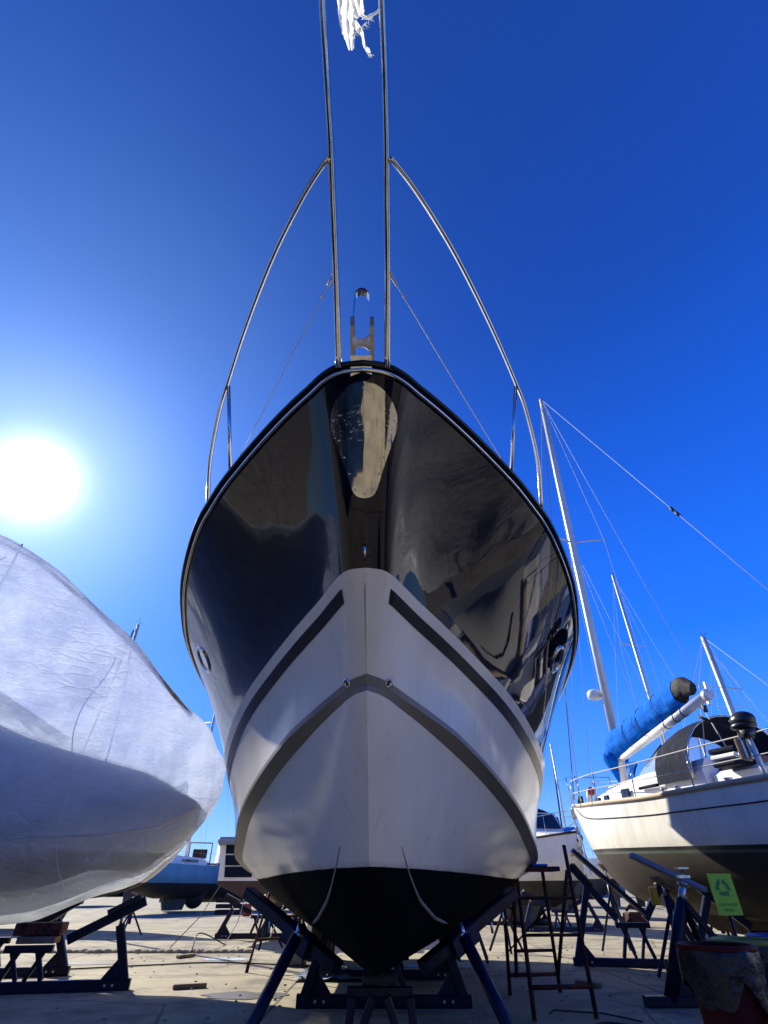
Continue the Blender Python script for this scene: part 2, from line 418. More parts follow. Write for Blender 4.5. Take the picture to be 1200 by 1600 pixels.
# ------------------------------------------------------------------ the navy and white motor yacht
def xc(y): return -.118+.026*(y-1.79)
S_T=[(1.79,0),(1.797,.07),(1.815,.14),(1.86,.215),(1.95,.31),(2.06,.425),(2.23,.588),(2.6,.91),(2.76,1.04),(3.0,1.21),(3.13,1.30),(3.58,1.54),(4.11,1.77),(4.59,1.93),(5.26,2.11),(6.04,2.24),(7,2.33),(9,2.40),(14,2.3)]
K_T=[(2.41,0),(2.425,.07),(2.46,.115),(2.59,.195),(2.77,.29),(3.05,.45),(3.59,.74),(4.21,1.05),(4.83,1.31),(5.73,1.63),(6.49,1.85),(7.8,2.08),(10,2.25),(14,2.2)]
C_T=[(2.78,0),(2.83,.065),(3.03,.19),(3.57,.46),(4.28,.78),(5.2,1.13),(6.2,1.42),(7.8,1.80),(10,2.02),(14,2.08)]
CZ=[(2.78,1.965),(3.03,1.93),(3.57,1.86),(4.28,1.76),(5.2,1.63),(6.2,1.52),(7.8,1.36),(10,1.25),(14,1.2)]
KZ=[(2.78,1.965),(3.05,1.57),(3.3,1.215),(3.6,.90),(3.95,.705),(4.4,.65),(5,.61),(7,.55),(14,.55)]
def sz(y): return 3.45-.05*(y-1.79) if y<8 else 3.14
def kz(y): return interp([(2.41,2.51),(4.2,2.40),(6.5,2.27),(9,2.15),(14,2.1)],y)
def Y(y0,s): return y0+(14-y0)*s**2.6
NS=90
def top_pt(s,f,side=1,off=0):
    """topside above the knuckle: f=0 knuckle, f=1 sheer"""
    y=Y(2.41,s)*(1-f)+Y(1.79,s)*f
    hk=interp(K_T,Y(2.41,s)); hs=interp(S_T,Y(1.79,s))
    g=f**1.35
    h=hk*(1-g)+hs*g
    z=kz(Y(2.41,s))*(1-f)+sz(Y(1.79,s))*f
    return (xc(y)+side*(h+off),y,z)
def top_at(f,x):
    """point on the topside at height fraction f and lateral distance x from the stem"""
    lo,hi=0,1
    for _ in range(40):
        mid=(lo+hi)/2; p=top_pt(mid,f)
        if p[0]-xc(p[1])<abs(x): lo=mid
        else: hi=mid
    return Vector(top_pt(lo,f,1 if x>=0 else -1))
def mid_pt(s,f,side=1):
    """lower topside: f=0 knuckle, f=1 chine"""
    yk,yc=Y(2.41,s),Y(2.78,s)
    y=yk*(1-f)+yc*f; hk,hc=interp(K_T,yk)+.012,interp(C_T,yc)
    hc=hc+min(.10,hc*.22+.0)
    h=hk*(1-f)+hc*f - .10*math.sin(math.pi*f)*min(1,s*3)*.5
    z=kz(yk)*(1-f)+(interp(CZ,yc)+.035)*f
    return (xc(y)+side*h,y,z)
def bot_pt(s,f,side=1):
    """bottom panel: f=0 keel, f=1 inner chine"""
    y=Y(2.78,s); hc=interp(C_T,y); zc=interp(CZ,y); zk=interp(KZ,y)
    b=.17*min(1,(y-2.78)/1.6)*4*f*(1-f)
    return (xc(y)+side*(hc*f+b*.25),y,zk+(zc-zk)*f-b)
yacht=thing('motor_yacht','large motor yacht seen bow on, glossy navy topsides over a white lower hull','motor yacht',(xc(5),5,0))
SS=[i/NS for i in range(NS+1)]
cols=[(-1,s) for s in SS[::-1]]+[(1,s) for s in SS[1:]]
h=MB()
for a,b in zip([0]+[i/14 for i in range(1,14)],[i/14 for i in range(1,15)]): pass
h.grid([[top_pt(s,i/16,sd) for sd,s in cols] for i in range(17)],mi=0)                       # navy
h.grid([[top_pt(s,0,sd) for sd,s in cols],[mid_pt(s,0,sd) for sd,s in cols]],mi=1,flip=True)    # ledge
fr=[0,.03,.1,.2,.3,.45,.6,.75,.9,1]
h.grid([[mid_pt(s,f,sd) for sd,s in cols] for f in fr],mi=1,flip=True)
# chine flat
ch=lambda s,sd,k: (lambda a,b:(a[0]*(1-k)+b[0]*k,a[1]*(1-k)+b[1]*k,a[2]*(1-k)+b[2]*k))(mid_pt(s,1,sd),bot_pt(s,1,sd))
h.grid([[ch(s,sd,k) for sd,s in cols] for k in (0,1)],mi=2,flip=True)
for sd in (1,-1):
    h.grid([[bot_pt(s,f/14,sd) for s in SS] for f in range(15)],mi=3,flip=sd<0)
# transom
tr=[top_pt(1,i/6,-1) for i in range(6,-1,-1)]+[bot_pt(1,i/6,-1) for i in range(6,-1,-1)]+[bot_pt(1,i/6,1) for i in range(7)]+[top_pt(1,i/6,1) for i in range(7)]
h.cur=1; h.add(tr,[tuple(range(len(tr)))])
hull=obj('hull',h,['navy','white','chine','bottom'],yacht,True)
# painted stripe: thin sheet proud of the lower topside
def strip(name,s0,s1,f0,f1,m,off,cut=0):
    for sd in (1,-1):
        b=MB(); n=70; rows=[]
        for k in range(4):
            f=f0+(f1-f0)*k/3; row=[]
            for i in range(n+1):
                s=s0+(s1-s0)*(i/n)**1.4 + cut*(1-i/n)*k/3
                p=Vector(mid_pt(s,f,sd)); e=1e-3
                n1=(Vector(mid_pt(s+e,f,sd))-p).cross(Vector(mid_pt(s,f+e*5,sd))-p)*sd
                row.append(p+n1.normalized()*off*(-1 if n1.x*sd<0 else 1))
            rows.append(row)
        b.grid(rows,flip=sd<0); obj(name,b,m,yacht,True)
strip('stripe',.145,.95,.115,.245,'stripe',.003)
def gray_band():
    for sd in (1,-1):
        b=MB(); rows=[]
        for k in range(5):
            f=1-.28*k/4*1; row=[]
            for i in range(NS+1):
                s=SS[i]; w=min(1,1)
                p=Vector(mid_pt(s,1-(1-f)*interp([(0,.33),(.25,.25),(.6,.20),(1,.18)],s),sd)); e=1e-3
                n1=(Vector(mid_pt(s+e,.95,sd))-Vector(mid_pt(s,.95,sd))).cross(Vector(mid_pt(s,1,sd))-Vector(mid_pt(s,.95,sd)))*sd
                row.append(p+n1.normalized()*.003*(-1 if n1.x*sd<0 else 1))
            rows.append(row)
        b.grid(rows,flip=sd<0); obj('boot_stripe',b,'chine',yacht,True)
gray_band()
# rub rail: navy moulding, bright steel half-round below it
rr=MB(); P=[Vector(top_pt(s,1,sd,.010*min(1,s/.3)))+Vector((0,-.012*max(0,1-s/.5),.004)) for sd,s in cols]
rr.tube(P,.019,8); obj('gunwale_moulding',rr,'navy',yacht,True)
rr=MB(); P=[Vector(top_pt(s,.968,sd,.012*min(1,s/.3)))+Vector((0,-.014*max(0,1-s/.5),-.002)) for sd,s in cols]
rr.tube(P,.013,8); obj('rub_rail',rr,'steel',yacht,True)
dk=MB()
dk.grid([[ (xc(Y(1.79,s))+(interp(S_T,Y(1.79,s))-.02)*k/4,Y(1.79,s)+.01,sz(Y(1.79,s))+.02+.05*(1-(k/4)**2)) for s in SS] for k in range(-4,5)],flip=False)
obj('deck',dk,'deckwhite',yacht,True)
cb=MB()
def sect(y,w,z0,z1,t):
    return [(xc(y)-w,y,z0),(xc(y)-w*.96,y,z0+(z1-z0)*.6),(xc(y)-w*t,y,z1),(xc(y)+w*t,y,z1),(xc(y)+w*.96,y,z0+(z1-z0)*.6),(xc(y)+w,y,z0)]
cb.grid([sect(6.3,1.2,3.1,3.14,.8),sect(7.4,1.7,3.1,3.55,.85),sect(8.7,1.85,3.1,4.35,.8),sect(13.2,1.85,3.1,4.5,.8),sect(13.25,1.8,3.1,3.1,.8)],smooth=False)
cabin=obj('cabin',cb,'hullwhite',yacht,True)
for sd in (1,-1):
    wb=MB(); wb.box((xc(11)+sd*1.83,10.9,3.85),(.05,3.8,.3),bev=.02); obj('cabin_window',wb,'glass',yacht,True)
fb=MB(); fb.box((xc(10.8),10.9,4.85),(2.9,3.8,.7),bev=.15); obj('flybridge',fb,'hullwhite',yacht,True)
b=MB(); b.grid([[(xc(y)-w_,y,5.0),(xc(y)-w_*.9,y,z_),(xc(y)+w_*.9,y,z_),(xc(y)+w_,y,5.0)] for y,w_,z_ in ((11.8,1.4,5.15),(12.5,1.6,5.75),(13.9,1.6,5.85),(13.95,1.6,5.0))],smooth=False); b.box((xc(13),13.1,5.9),(3.5,2.2,.08),bev=.03); obj('flybridge_enclosure',b,'hullwhite',yacht,True)
# hardware on the stem
pl=MB(); rows=[]; N=26
zt,zb=.915,.335
def pw(t): # half width of the teardrop, t=0 top .. 1 bottom
    return interp([(0,0.0),(.01,.045),(.035,.088),(.08,.128),(.15,.163),(.24,.182),(.32,.180),(.45,.158),(.6,.128),(.75,.098),(.88,.074),(.95,.055),(.985,.032),(1,0)],t)
for i in range(61):
    t=(1-math.cos(math.pi*i/60))/2; f=zt+(zb-zt)*t; w=pw(t); row=[]
    for j in range(N+1):
        x=w*(2*j/N-1)
        p=top_at(f,x if abs(x)>1e-4 else 1e-4)
        row.append(p+Vector((.006*(x/.18),-.010,-.003)))
    rows.append(row)
pl.grid(rows)
plate=obj('bow_plate',pl,'plate',yacht,True)
for t,k in ((.06,0),(.28,.93),(.28,-.93),(.47,.9),(.47,-.9),(.63,.9),(.63,-.9),(.78,.88),(.78,-.88),(.92,.8),(.92,-.8),(.965,0)):
    p=top_at(zt+(zb-zt)*t,max(1e-4,abs(pw(t)*k))*(1 if k>=0 else -1))+Vector((0,-.013,-.004))
    bl=MB(); bl.ell(p,(.0065,.005,.0065),8,5); b_=obj('bolt',bl,'steel',plate)
    for v in b_.data.vertices: v.co-=Vector(yacht.location)
# bow eye above the white band
ey=MB(); p=top_at(.07,.0001)+Vector((.0,-.004,0))
ey.ell(p+Vector((0,-.004,.035)),(.016,.008,.016),10,6)
ey.tube([p+Vector((0,.01,.04)),p+Vector((0,-.035,.03)),p+Vector((0,-.05,0)),p+Vector((0,-.035,-.03)),p+Vector((0,.01,-.04))],.006,8)
obj('bow_eye',ey,'steel',yacht,True)
# drain fittings tucked under the chine stripe
for sd in (1,-1):
    d=MB(); q=Vector(mid_pt(.155,.93,sd)); n=Vector((sd*.62,-.62,-.48)).normalized()
    d.lathe([(.026,-.004),(.026,.008),(.017,.010),(.015,-.006)],q,n,16)
    d.tube([q+n*.012+Vector((0,0,.016)),q+n*.012-Vector((0,0,.018))],.004,6)
    dd=obj('drain_fitting',d,'steel',yacht,True)
    e=MB(); e.lathe([(0,.001),(.017,.001)],q,n,16); e.lathe([(0,.0045),(.018,.0042)],q,n,16); obj('drain_hole',e,'rubber',yacht,True)
# spray strips on the bottom
for sd in (1,-1):
    sp=MB(); P=[];rad=[]
    for i in range(41):
        t=i/40; y=3.45+t*1.7; s=((y-2.78)/(14-2.78))**(1/2.6); f=interp([(0,.395),(.5,.425),(1,.44)],t)
        P.append(Vector(bot_pt(s,f,sd))+Vector((0,0,-.004))); rad.append(.002+.008*min(1,t*3)*(1 if t<.8 else (1-t)*5+.02))
    sp.tube(P,rad,8); 
    obj('spray_strip',sp,'strake',yacht,True)
# portholes
for sd in (1,-1):
    q=[]
    s0=((5.15-2.2)/(14-2.2))**(1/2.6)
    c=Vector(top_pt(s0,.655,sd)); u=(Vector(top_pt(s0+.004,.655,sd))-c).normalized(); w=(Vector(top_pt(s0,.67,sd))-c).normalized(); n=u.cross(w).normalized()
    if n.x*sd<0: n=-n
    w=n.cross(u).normalized()
    def el(a,b,o): return [c+u*a*math.cos(2*math.pi*i/32)+w*b*math.sin(2*math.pi*i/32)+n*o for i in range(32)]
    p=MB(); p.grid([el(.185,.14,-.01),el(.183,.138,.012),el(.172,.127,.016),el(.160,.116,.010),el(.158,.114,-.004)],closed=True)
    ph=obj('porthole',p,'steel',yacht,True)
    p=MB(); e=el(.162,.118,.003); p.add(e,[tuple(range(32)) if sd>0 else tuple(range(31,-1,-1))]); obj('porthole_glass',p,'glass',yacht,True)
# pulpit: twin raking tubes and curved side rails
T=lambda y: (y-.2)
for nm,pts in (('l',[(-.254,1.80,3.44),(-.262,1.449,3.77),(-.277,1.029,4.17),(-.293,.77,4.415),(-.312,.515,4.66),(-.33,.20,4.96),(-.31,.06,5.09),(-.24,-.02,5.16)]),('r',[(.018,1.80,3.44),(.019,1.449,3.77),(.012,1.029,4.17),(.004,.77,4.415),(-.010,.515,4.66),(-.025,.20,4.96),(-.05,.06,5.09),(-.12,-.02,5.16)])):
    b=MB(); b.tube(crm(pts,8),.019,14); obj('pulpit_tube',b,'steel',yacht,True)
b=MB(); b.tube([(-.245,-.02,5.16),(-.18,-.035,5.175),(-.115,-.02,5.16)],.019,12); obj('pulpit_crosspiece',b,'steel',yacht,True)
RP=[(245,1.02,.16,4.15),(300,1.18,.30,4.14),(380,1.44,.49,4.12),(450,1.71,.66,4.10),(530,2.06,.86,4.08),(600,2.42,1.05,4.06),(640,2.59,1.14,3.97),(720,2.85,1.235,3.70),(785,3.04,1.25,3.40)]
for sd in (1,-1):
    P=crm([(-.128+.028*(y-1)+sd*hw,y,z) for _,y,hw,z in RP],8)
    b=MB(); b.tube(P,.015,12); obj('side_rail',b,'steel',yacht,True)
    b=MB(); a=Vector((-.128+.028*1.45+sd*1.05,2.44,4.06)); d=Vector((xc(2.72)+sd*.985,2.72,3.43))
    b.tube([a,d],.0135,10); b.lathe([(0,.02),(.024,.018),(.026,0)],d-Vector((0,0,.01)),(0,0,1),14)
    obj('stanchion',b,'steel',yacht,True)
    b=MB(); q=Vector((-.118+(.150 if sd>0 else -.152),1.44,3.775)); e=Vector((xc(2.7)+sd*.95,2.66,3.46))
    b.tube([q+Vector((sd*.0,0,0)),q+(e-q)*.5+Vector((0,0,-.012)),e],.0028,6)
    b.tube([q,q+(e-q)*.05],.008,8); b.ell(q,(.014,.014,.014),8,6); b.tube([q+(e-q)*.09,q+(e-q)*.10],.007,8)
    obj('guard_wire',b,'wire',yacht,True)
# bow roller
dv=Vector((0,-.72,.69)); nv=Vector((0,.69,.72)); 
c0=Vector((-.128,1.80,3.49))
for sd in (1,-1):
    b=MB(); o=c0+Vector((sd*.054-.004,0,0))
    poly=[(-.10,-.03),(.19,-.034),(.235,-.02),(.245,.0),(.235,.03),(.20,.045),(-.10,.045)]
    b.prism(poly,o,dv,nv,Vector((1,0,0)),.022); obj('roller_cheek',b,'darksteel',yacht,True)
b=MB(); b.prism([(-.10,-.036),(.03,-.036),(.03,-.044),(-.10,-.044)],c0-Vector((.058,0,0)),dv,nv,Vector((1,0,0)),.118); obj('roller_base',b,'steel',yacht,True)
b=MB(); b.lathe([(.008,-.050),(.042,-.050),(.042,-.040),(.034,-.030),(.024,-.012),(.022,0),(.024,.012),(.034,.030),(.042,.040),(.042,.050),(.008,.050)],c0+dv*.105+nv*.0+Vector((0,0,0)),(1,0,0),20)
obj('roller',b,'nylon',yacht,True)
b=MB(); rows=[]
for i in range(15):
    t=i/14; ang=math.pi*(1.0-t*1.05)
    cx=.006+.042*math.cos(ang); cz=.33+.050*math.sin(ang)
    rows.append((cx,cz))
path=[(-.046,.17),(-.044,.25),(-.038,.31)]+rows[1:]
g2=[]
for k,(xx,dd) in enumerate(path):
    p=c0+Vector((xx,0,0))+dv*dd
    g2.append([p-(nv*.55-dv*.45)*.030,p+(nv*.55-dv*.45)*.030])
b.grid(g2); g3=[[q+ (c0+dv*.25-q).normalized()*.006 for q in r] for r in g2]; b.grid(g3,flip=True)
obj('rope_keeper',b,'steel',yacht,True)
# small marks: a faint vertical seam down the stem and chalky scuffs
b=MB()
b.tube([top_at(f/20,.028)+Vector((0.0,-.0016,-.001)) for f in range(2,8)],.0012,5); obj('stem_seam',b,'stripe',yacht,True)

# the torn cloth caught between the pulpit tubes
cl=MB()
def ribbon(P,W,seed,th=.006,n=6):
    P=crm(P,n); k=len(P); rows=[]
    for i,p in enumerate(P):
        t=i/(k-1)*(len(W)-1); a=int(min(t,len(W)-2)); w=W[a]+(W[a+1]-W[a])*(t-a)
        d=Vector(P[min(i+1,k-1)])-Vector(P[max(i-1,0)])
        sx=Vector((1,0,0)); row=[]
        sx=(sx-d.normalized()*sx.dot(d.normalized())).normalized() if abs(d.normalized().x)<.8 else Vector((0,.6,.8))
        dn=d.normalized().cross(sx)
        for j in range(13):
            u=j/12*2-1
            fold=math.sin(u*7+seed+i*.25)*.010+noise.noise(Vector((u*2,i*.3,seed)))*.012
            edge=1+.18*noise.noise(Vector((i*.9,seed,u)))
            row.append(Vector(p)+sx*w*u*edge+dn*fold*(w/.03))
        rows.append(row)
    cl.grid(rows)
ribbon([(-.150,.30,4.98),(-.165,.42,4.86),(-.186,.53,4.72),(-.192,.62,4.60),(-.178,.69,4.49),(-.165,.74,4.41)],[.050,.060,.052,.042,.032,.014],1)
ribbon([(-.150,.45,4.83),(-.150,.56,4.69),(-.128,.63,4.60),(-.090,.65,4.575),(-.050,.64,4.59),(-.005,.62,4.60)],[.032,.040,.030,.014,.012,.010],2)
ribbon([(-.155,.66,4.53),(-.125,.68,4.50),(-.108,.70,4.47),(-.098,.73,4.425),(-.082,.74,4.40),(-.072,.755,4.385)],[.020,.016,.008,.007,.012,.005],3)
for i in range(34):
    t=random.random()
    p=Vector((-.165,.70,4.47)).lerp(Vector((-.06,.645,4.57)),t); L=random.uniform(.012,.035)
    q=p+Vector((random.uniform(-.2,.9),.4,-.6)).normalized()*L
    cl.tube([p,p.lerp(q,.5)+Vector((random.uniform(-.005,.005),0,0)),q],[.0016,.0012,.0006],4)
for i in range(8):
    p=Vector((-.076,.75,4.39)); q=p+Vector((random.uniform(-.2,1),.3,random.uniform(-.9,.1))).normalized()*.03
    cl.tube([p,q],[.0014,.0005],4)
cl.v=[(v[0],v[1]-.075,v[2]+.068) for v in cl.v]
tc_=single('torn_cloth',cl,'cloth','ragged white cloth with frayed ends caught between the raking bow tubes','cloth')

# ------------------------------------------------------------------ steel cradles under boats
def cradle_frame(name,label,loc,rz,half,zt,gap,mname='cradle',group='steel boat cradle frames',keel=.45,bunk=True,lean=.30,bw=.11):
    """base beam with two leaning gusseted posts, a centre keel trestle and a V of padded bunks"""
    t=thing(name,label,'boat cradle',loc,rz,group)
    b=MB(); b.beam((-half,0,.06),(half,0,.06),.12,.12); obj('base_beam',b,mname,t)
    for s in (1,-1):
        b=MB(); b.beam((s*(half-.09),0,.10),(s*(half-.09-lean),0,zt-.10),bw,bw)
        g_=[(s*(half-.09)-s*.04,.115),(s*(half-.40),.115),(s*(half-.14)-s*.06,.36)]
        b.prism(g_,(0,-.02,0),(1,0,0),(0,0,1),(0,1,0),.04); obj('post',b,mname,t)
        if bunk:
            b=MB(); p=Vector((s*(half-.09-lean+.28),0,zt+.17)); q=Vector((s*gap,0,keel+.12))
            b.beam(q,p,.10,.12); bk=obj('bunk',b,mname,t)
            b=MB(); c=q.lerp(p,.70); d=(p-q).normalized(); b.beam(c-d*.22+Vector((0,0,.09)),c+d*.22+Vector((0,0,.09)),.22,.06); obj('pad',b,'rubber',bk)
            b=MB(); x=s*(half-.09-lean); b.tube([(x,0,zt-.12),(x,0,zt+.02)],.022,8); obj('screw',b,'screw',t)
    b=MB()
    for s in (1,-1):
        b.beam((s*.26,0,.12),(s*.12,0,keel),.06,.06); b.beam((s*.05,.0,.12),(s*.20,0,keel),.05,.05)
    b.beam((-.30,0,keel+.03),(.30,0,keel+.03),.10,.08); obj('keel_trestle',b,mname,t)
    for s in (1,-1):
        for k in range(2):
            b=MB(); b.tube([(s*(half-.22-.10*k),-.075,.06),(s*(half-.22-.10*k),-.06,.06)],.016,6); obj('bolt',b,'screw',t)
    return t
cradle_frame('boat_cradle','farther dark blue cradle frame with a wide base beam under the navy yacht',(.03,10.5,0),0,1.12,.98,.16,keel=.43)
cradle_frame('boat_cradle','nearer dark blue cradle frame with a wide base beam under the navy yacht',(0,8.17,0),0,1.02,.98,.14,keel=.43)
# front stand of the yacht: two stout tubes splayed out of the picture, bunks in a V, keel trestle
fs=thing('boat_cradle','front cradle of the navy yacht, two splayed stout blue tubes and heavy V bunks','boat cradle',(-.03,5,0),0,'steel boat cradle frames')
for s in (1,-1):
    b=MB(); b.tube([(s*1.06,-.1,.02),(s*.67,.30,.80)],.046,16); o_=obj('post',b,'cradle_b',fs)
    b=MB(); b.tube([(s*.672,.3,.79),(s*.645,.32,.88)],.024,10); b.lathe([(.0,.03),(.045,.03),(.045,0),(0,0)],(s*.655,.30,.80),(0,0,1),8); obj('screw',b,'screw',o_)
    b=MB(); q=Vector((s*.34,.45,.60)); p=Vector((s*1.24,.95,1.08)); b.beam(q,p,.12,.09); bk=obj('bunk',b,'cradle',fs)
    b=MB(); d=(p-q).normalized(); b.beam(q+d*.30+Vector((0,-.03,-.02)),q+d*.58+Vector((0,-.03,-.02)),.15,.15); obj('clamp',b,'cradle_b',bk)
    for k in (.35,.5,.72,.86):
        b=MB(); c=q+d*(k*1.1)+Vector((0,-.05,-.05)); b.tube([c,c+Vector((s*.01,0,-.09))],.011,8); obj('bolt',b,'screw',bk)
b=MB()
b.beam((-.24,.1,.50),(.24,.1,.50),.06,.06)
for x0,x1 in ((-.20,-.25),(-.05,-.26),(.05,.24),(.22,.27)): b.beam((x0,0,.48),(x1,0,.02),.055,.055)
b.beam((-.42,0,.05),(.42,0,.05),.10,.08); obj('keel_trestle',b,'cradle',fs)
b=MB(); b.box((0,.1,.57),(.26,.18,.05),bev=.01); obj('keel_block',b,'brown',fs)
b=MB(); b.beam((-1.15,0,.05),(1.15,0,.05),.10,.10); obj('base_beam',b,'cradle',fs)

# ------------------------------------------------------------------ sailing boats
def hull_sections(L,B,zk,zwl,zd_b,zd_m,zd_s,full=.5,n=36,rake=.12):
    """port and starboard rows of a hull; x forward from stern 0 to bow L"""
    rows=[]
    for i in range(n+1):
        t=i/n; x=L*t
        w=B/2*(math.sin(math.pi*min(1,(t+.32)/1.5))**.8)*(1 if t<.55 else (1-((t-.55)/.45)**2.3))
        w=max(w,.015)
        zd=zd_s+(zd_m-zd_s)*min(1,t/.45) if t<.45 else zd_m+(zd_b-zd_m)*((t-.45)/.55)**1.6
        kk=zk if .25<t<.62 else (zk+(zwl+.05-zk)*((.25-t)/.25)**1.5 if t<=.25 else zk+(zd-.15-zk)*((t-.62)/.38)**2.4)
        if t>=.999: kk=zd-.12
        half=[]
        for j in range(13):
            f=j/12; z=kk+(zd-kk)*f
            half.append((x-(1-f)*0,w*min(1,math.sin(min(1,f*1.35+.02)*math.pi/2)**full)*(1 if f<.7 else 1+.03*(f-.7)),z))
        rows.append(half)
    return rows
def add_hull(t,rows,mt,deck='deckwhite',name='hull'):
    b=MB()
    full=[[ (x,-y,z) for x,y,z in r[::-1]]+[(x,y,z) for x,y,z in r[1:]] for r in rows]
    b.grid(full,flip=False); k=len(full[0]); b.add(full[0],[tuple(range(k))]); o=obj(name,b,mt,t)
    b=MB(); b.grid([[(r[-1][0],r[-1][1]*c*.985,r[-1][2]-.02+.05*(1-c*c)) for c in (-1,-.5,0,.5,1)] for r in rows],flip=False); obj('deck',b,deck,t)
    return o
def wire(t,name,P,r=.006,m='wire'):
    b=MB(); b.tube(P,r,5); return obj(name,b,m,t)
def simple_yacht(name,label,loc,rz,L=9,B=2.9,mast=12,hullm='hullwhite',zk=.7,zwl=1.5,zd=2.3,mast_t=.58,furl=None,group=None,rake=0,blue=None,fin=True,cat='sailing boat',mr=.075):
    t=thing(name,label,cat,loc,rz,group)
    rows=hull_sections(L,B,zk,zwl,zd+.35,zd,zd+.05); add_hull(t,rows,hullm)
    if fin:
        b=MB(); b.prism([(L*.38,0.12),(L*.55,.12),(L*.60,zk+.25),(L*.34,zk+.25)],(0,-.07,0),(1,0,0),(0,0,1),(0,1,0),.14); obj('keel',b,'greyaf',t)
        b=MB(); b.prism([(L*.05,.45),(L*.10,.45),(L*.13,zwl),(L*.03,zwl)],(0,-.03,0),(1,0,0),(0,0,1),(0,1,0),.06); obj('rudder',b,'greyaf',t)
    b=MB()
    def cs(x,w,h): return [(x,-w,zd+.0),(x,-w*.85,zd+h),(x,w*.85,zd+h),(x,w,zd+.0)]
    b.grid([cs(L*.28,.85,.02),cs(L*.30,.85,.48),cs(L*.60,.72,.42),cs(L*.74,.40,.10)],smooth=False); ca=obj('coachroof',b,'deckwhite',t)
    for s in (1,-1):
        b=MB(); b.box((L*.45,s*.80,zd+.24),(L*.16,.05,.12),bev=.02); obj('window',b,'glass',ca)
    mx=L*mast_t
    mt=Vector((mx-rake*mast,0,zd+mast))
    b=MB(); b.tube([(mx,0,zd+.3),(mx-rake*mast*.5,0,zd+mast*.5),mt],[mr,mr,mr*.8],10); m_=obj('mast',b,'alu',t)
    b=MB(); b.tube([mt,mt+Vector((0,0,.35))],.008,5); b.tube([mt+Vector((-.12,0,.05)),mt+Vector((.18,0,.05))],.010,5); obj('masthead_fitting',b,'rubber',m_)
    sp=[]
    for k in (.38,.68):
        c=Vector((mx,0,zd+.3)).lerp(mt,k); b=MB(); b.tube([c+Vector((-.08,-.95+.3*k,0)),c,c+Vector((-.08,.95-.3*k,0))],.018,6); obj('spreader',b,'alu',m_); sp.append((c,.95-.3*k))
    for s in (1,-1):
        wire(t,'shroud',[(mx-.1,s*B*.46,zd+.05),sp[0][0]+Vector((-.08,s*sp[0][1],0)),sp[1][0]+Vector((-.08,s*sp[1][1],0)),mt])
        wire(t,'shroud',[(mx-.2,s*B*.45,zd+.05),sp[0][0]])
    wire(t,'backstay',[mt,(.1,0,zd+.1)])
    if furl:
        b=MB(); bw=Vector((L-.1,0,zd+.45)); b.tube([bw,bw.lerp(mt,.08),bw.lerp(mt,.5),bw.lerp(mt,.93),mt],[.03,.075,.065,.045,.01],8); obj('furled_jib',b,furl,t)
    else: wire(t,'forestay',[mt,(L-.08,0,zd+.4)])
    b=MB(); b.tube([(mx,0,zd+1.25),(mx-L*.36,0,zd+1.35)],.05,8); bo=obj('boom',b,'alu',t)
    b=MB(); b.tube([(mx-.02,0,zd+1.6),(mx-L*.1,0,zd+1.52),(mx-L*.35,0,zd+1.46)],[.17,.14,.08],10); obj('sail_cover',b,blue or 'bluecloth',t)
    b=MB()
    b.tube([(L-.9,B*.20,zd+.3),(L-.85,B*.21,zd+.9),(L+.05,0,zd+1.0),(L-.85,-B*.21,zd+.9),(L-.9,-B*.20,zd+.3)],.014,6); obj('pulpit',b,'steel',t)
    for s in (1,-1):
        for k in (.15,.32,.5,.68):
            i=int(k*36); r=rows[i][-1]; b=MB(); b.tube([(r[0],s*r[1]*.95,r[2]),(r[0],s*r[1]*.95,r[2]+.6)],.011,6); obj('stanchion',b,'steel',t)
        wire(t,'lifeline',[(rows[int(k*36)][-1][0],s*rows[int(k*36)][-1][1]*.95,rows[int(k*36)][-1][2]+.6) for k in (.02,.15,.32,.5,.68,.9)],.005)
    return t
def jack_stand(label,loc,h,rz,group='tripod boat stands',m='cradle'):
    t=thing('boat_stand',label,'boat stand',loc,rz,group)
    b=MB(); b.tube([(0,0,h*.35),(0,0,h)],.04,10); obj('post',b,m,t)
    for k in range(3):
        a=k*2.094; b=MB(); b.beam((.02*math.cos(a),.02*math.sin(a),h*.75),(.42*math.cos(a),.42*math.sin(a),.02),.045,.045); obj('leg',b,m,t)
    b=MB(); b.tube([(0,0,h),(0,0,h+.16)],.02,8); obj('screw',b,'screw',t)
    b=MB(); b.box((0,0,h+.18),(.3,.2,.05),Matrix.Rotation(.5,3,'Y'),bev=.01); obj('pad',b,'wood',t)
    return t

M['hull_sail']=banded('cream_sailing_hull',[(0,(.034,.028,.018)),(1.62,(.09,.12,.10)),(1.665,(.012,.018,.016)),(1.72,(.84,.81,.70))],.28,.2,dirtamt=.35)
M['hull_a']=banded('white_hull_dark_bottom',[(0,(.02,.02,.022)),(1.35,(.74,.72,.66))],.3,dirtamt=.3)
M['hull_b']=banded('white_hull_blue_bottom',[(0,(.015,.03,.08)),(1.45,(.008,.01,.03)),(1.53,(.78,.77,.72))],.3)
M['hull_c']=banded('white_hull_brown_bottom',[(0,(.06,.03,.02)),(1.3,(.75,.73,.68))],.3)
M['hull_d']=banded('light_blue_hull_dark_bottom',[(0,(.015,.015,.02)),(1.42,(.10,.30,.46))],.5,dirtamt=.5)

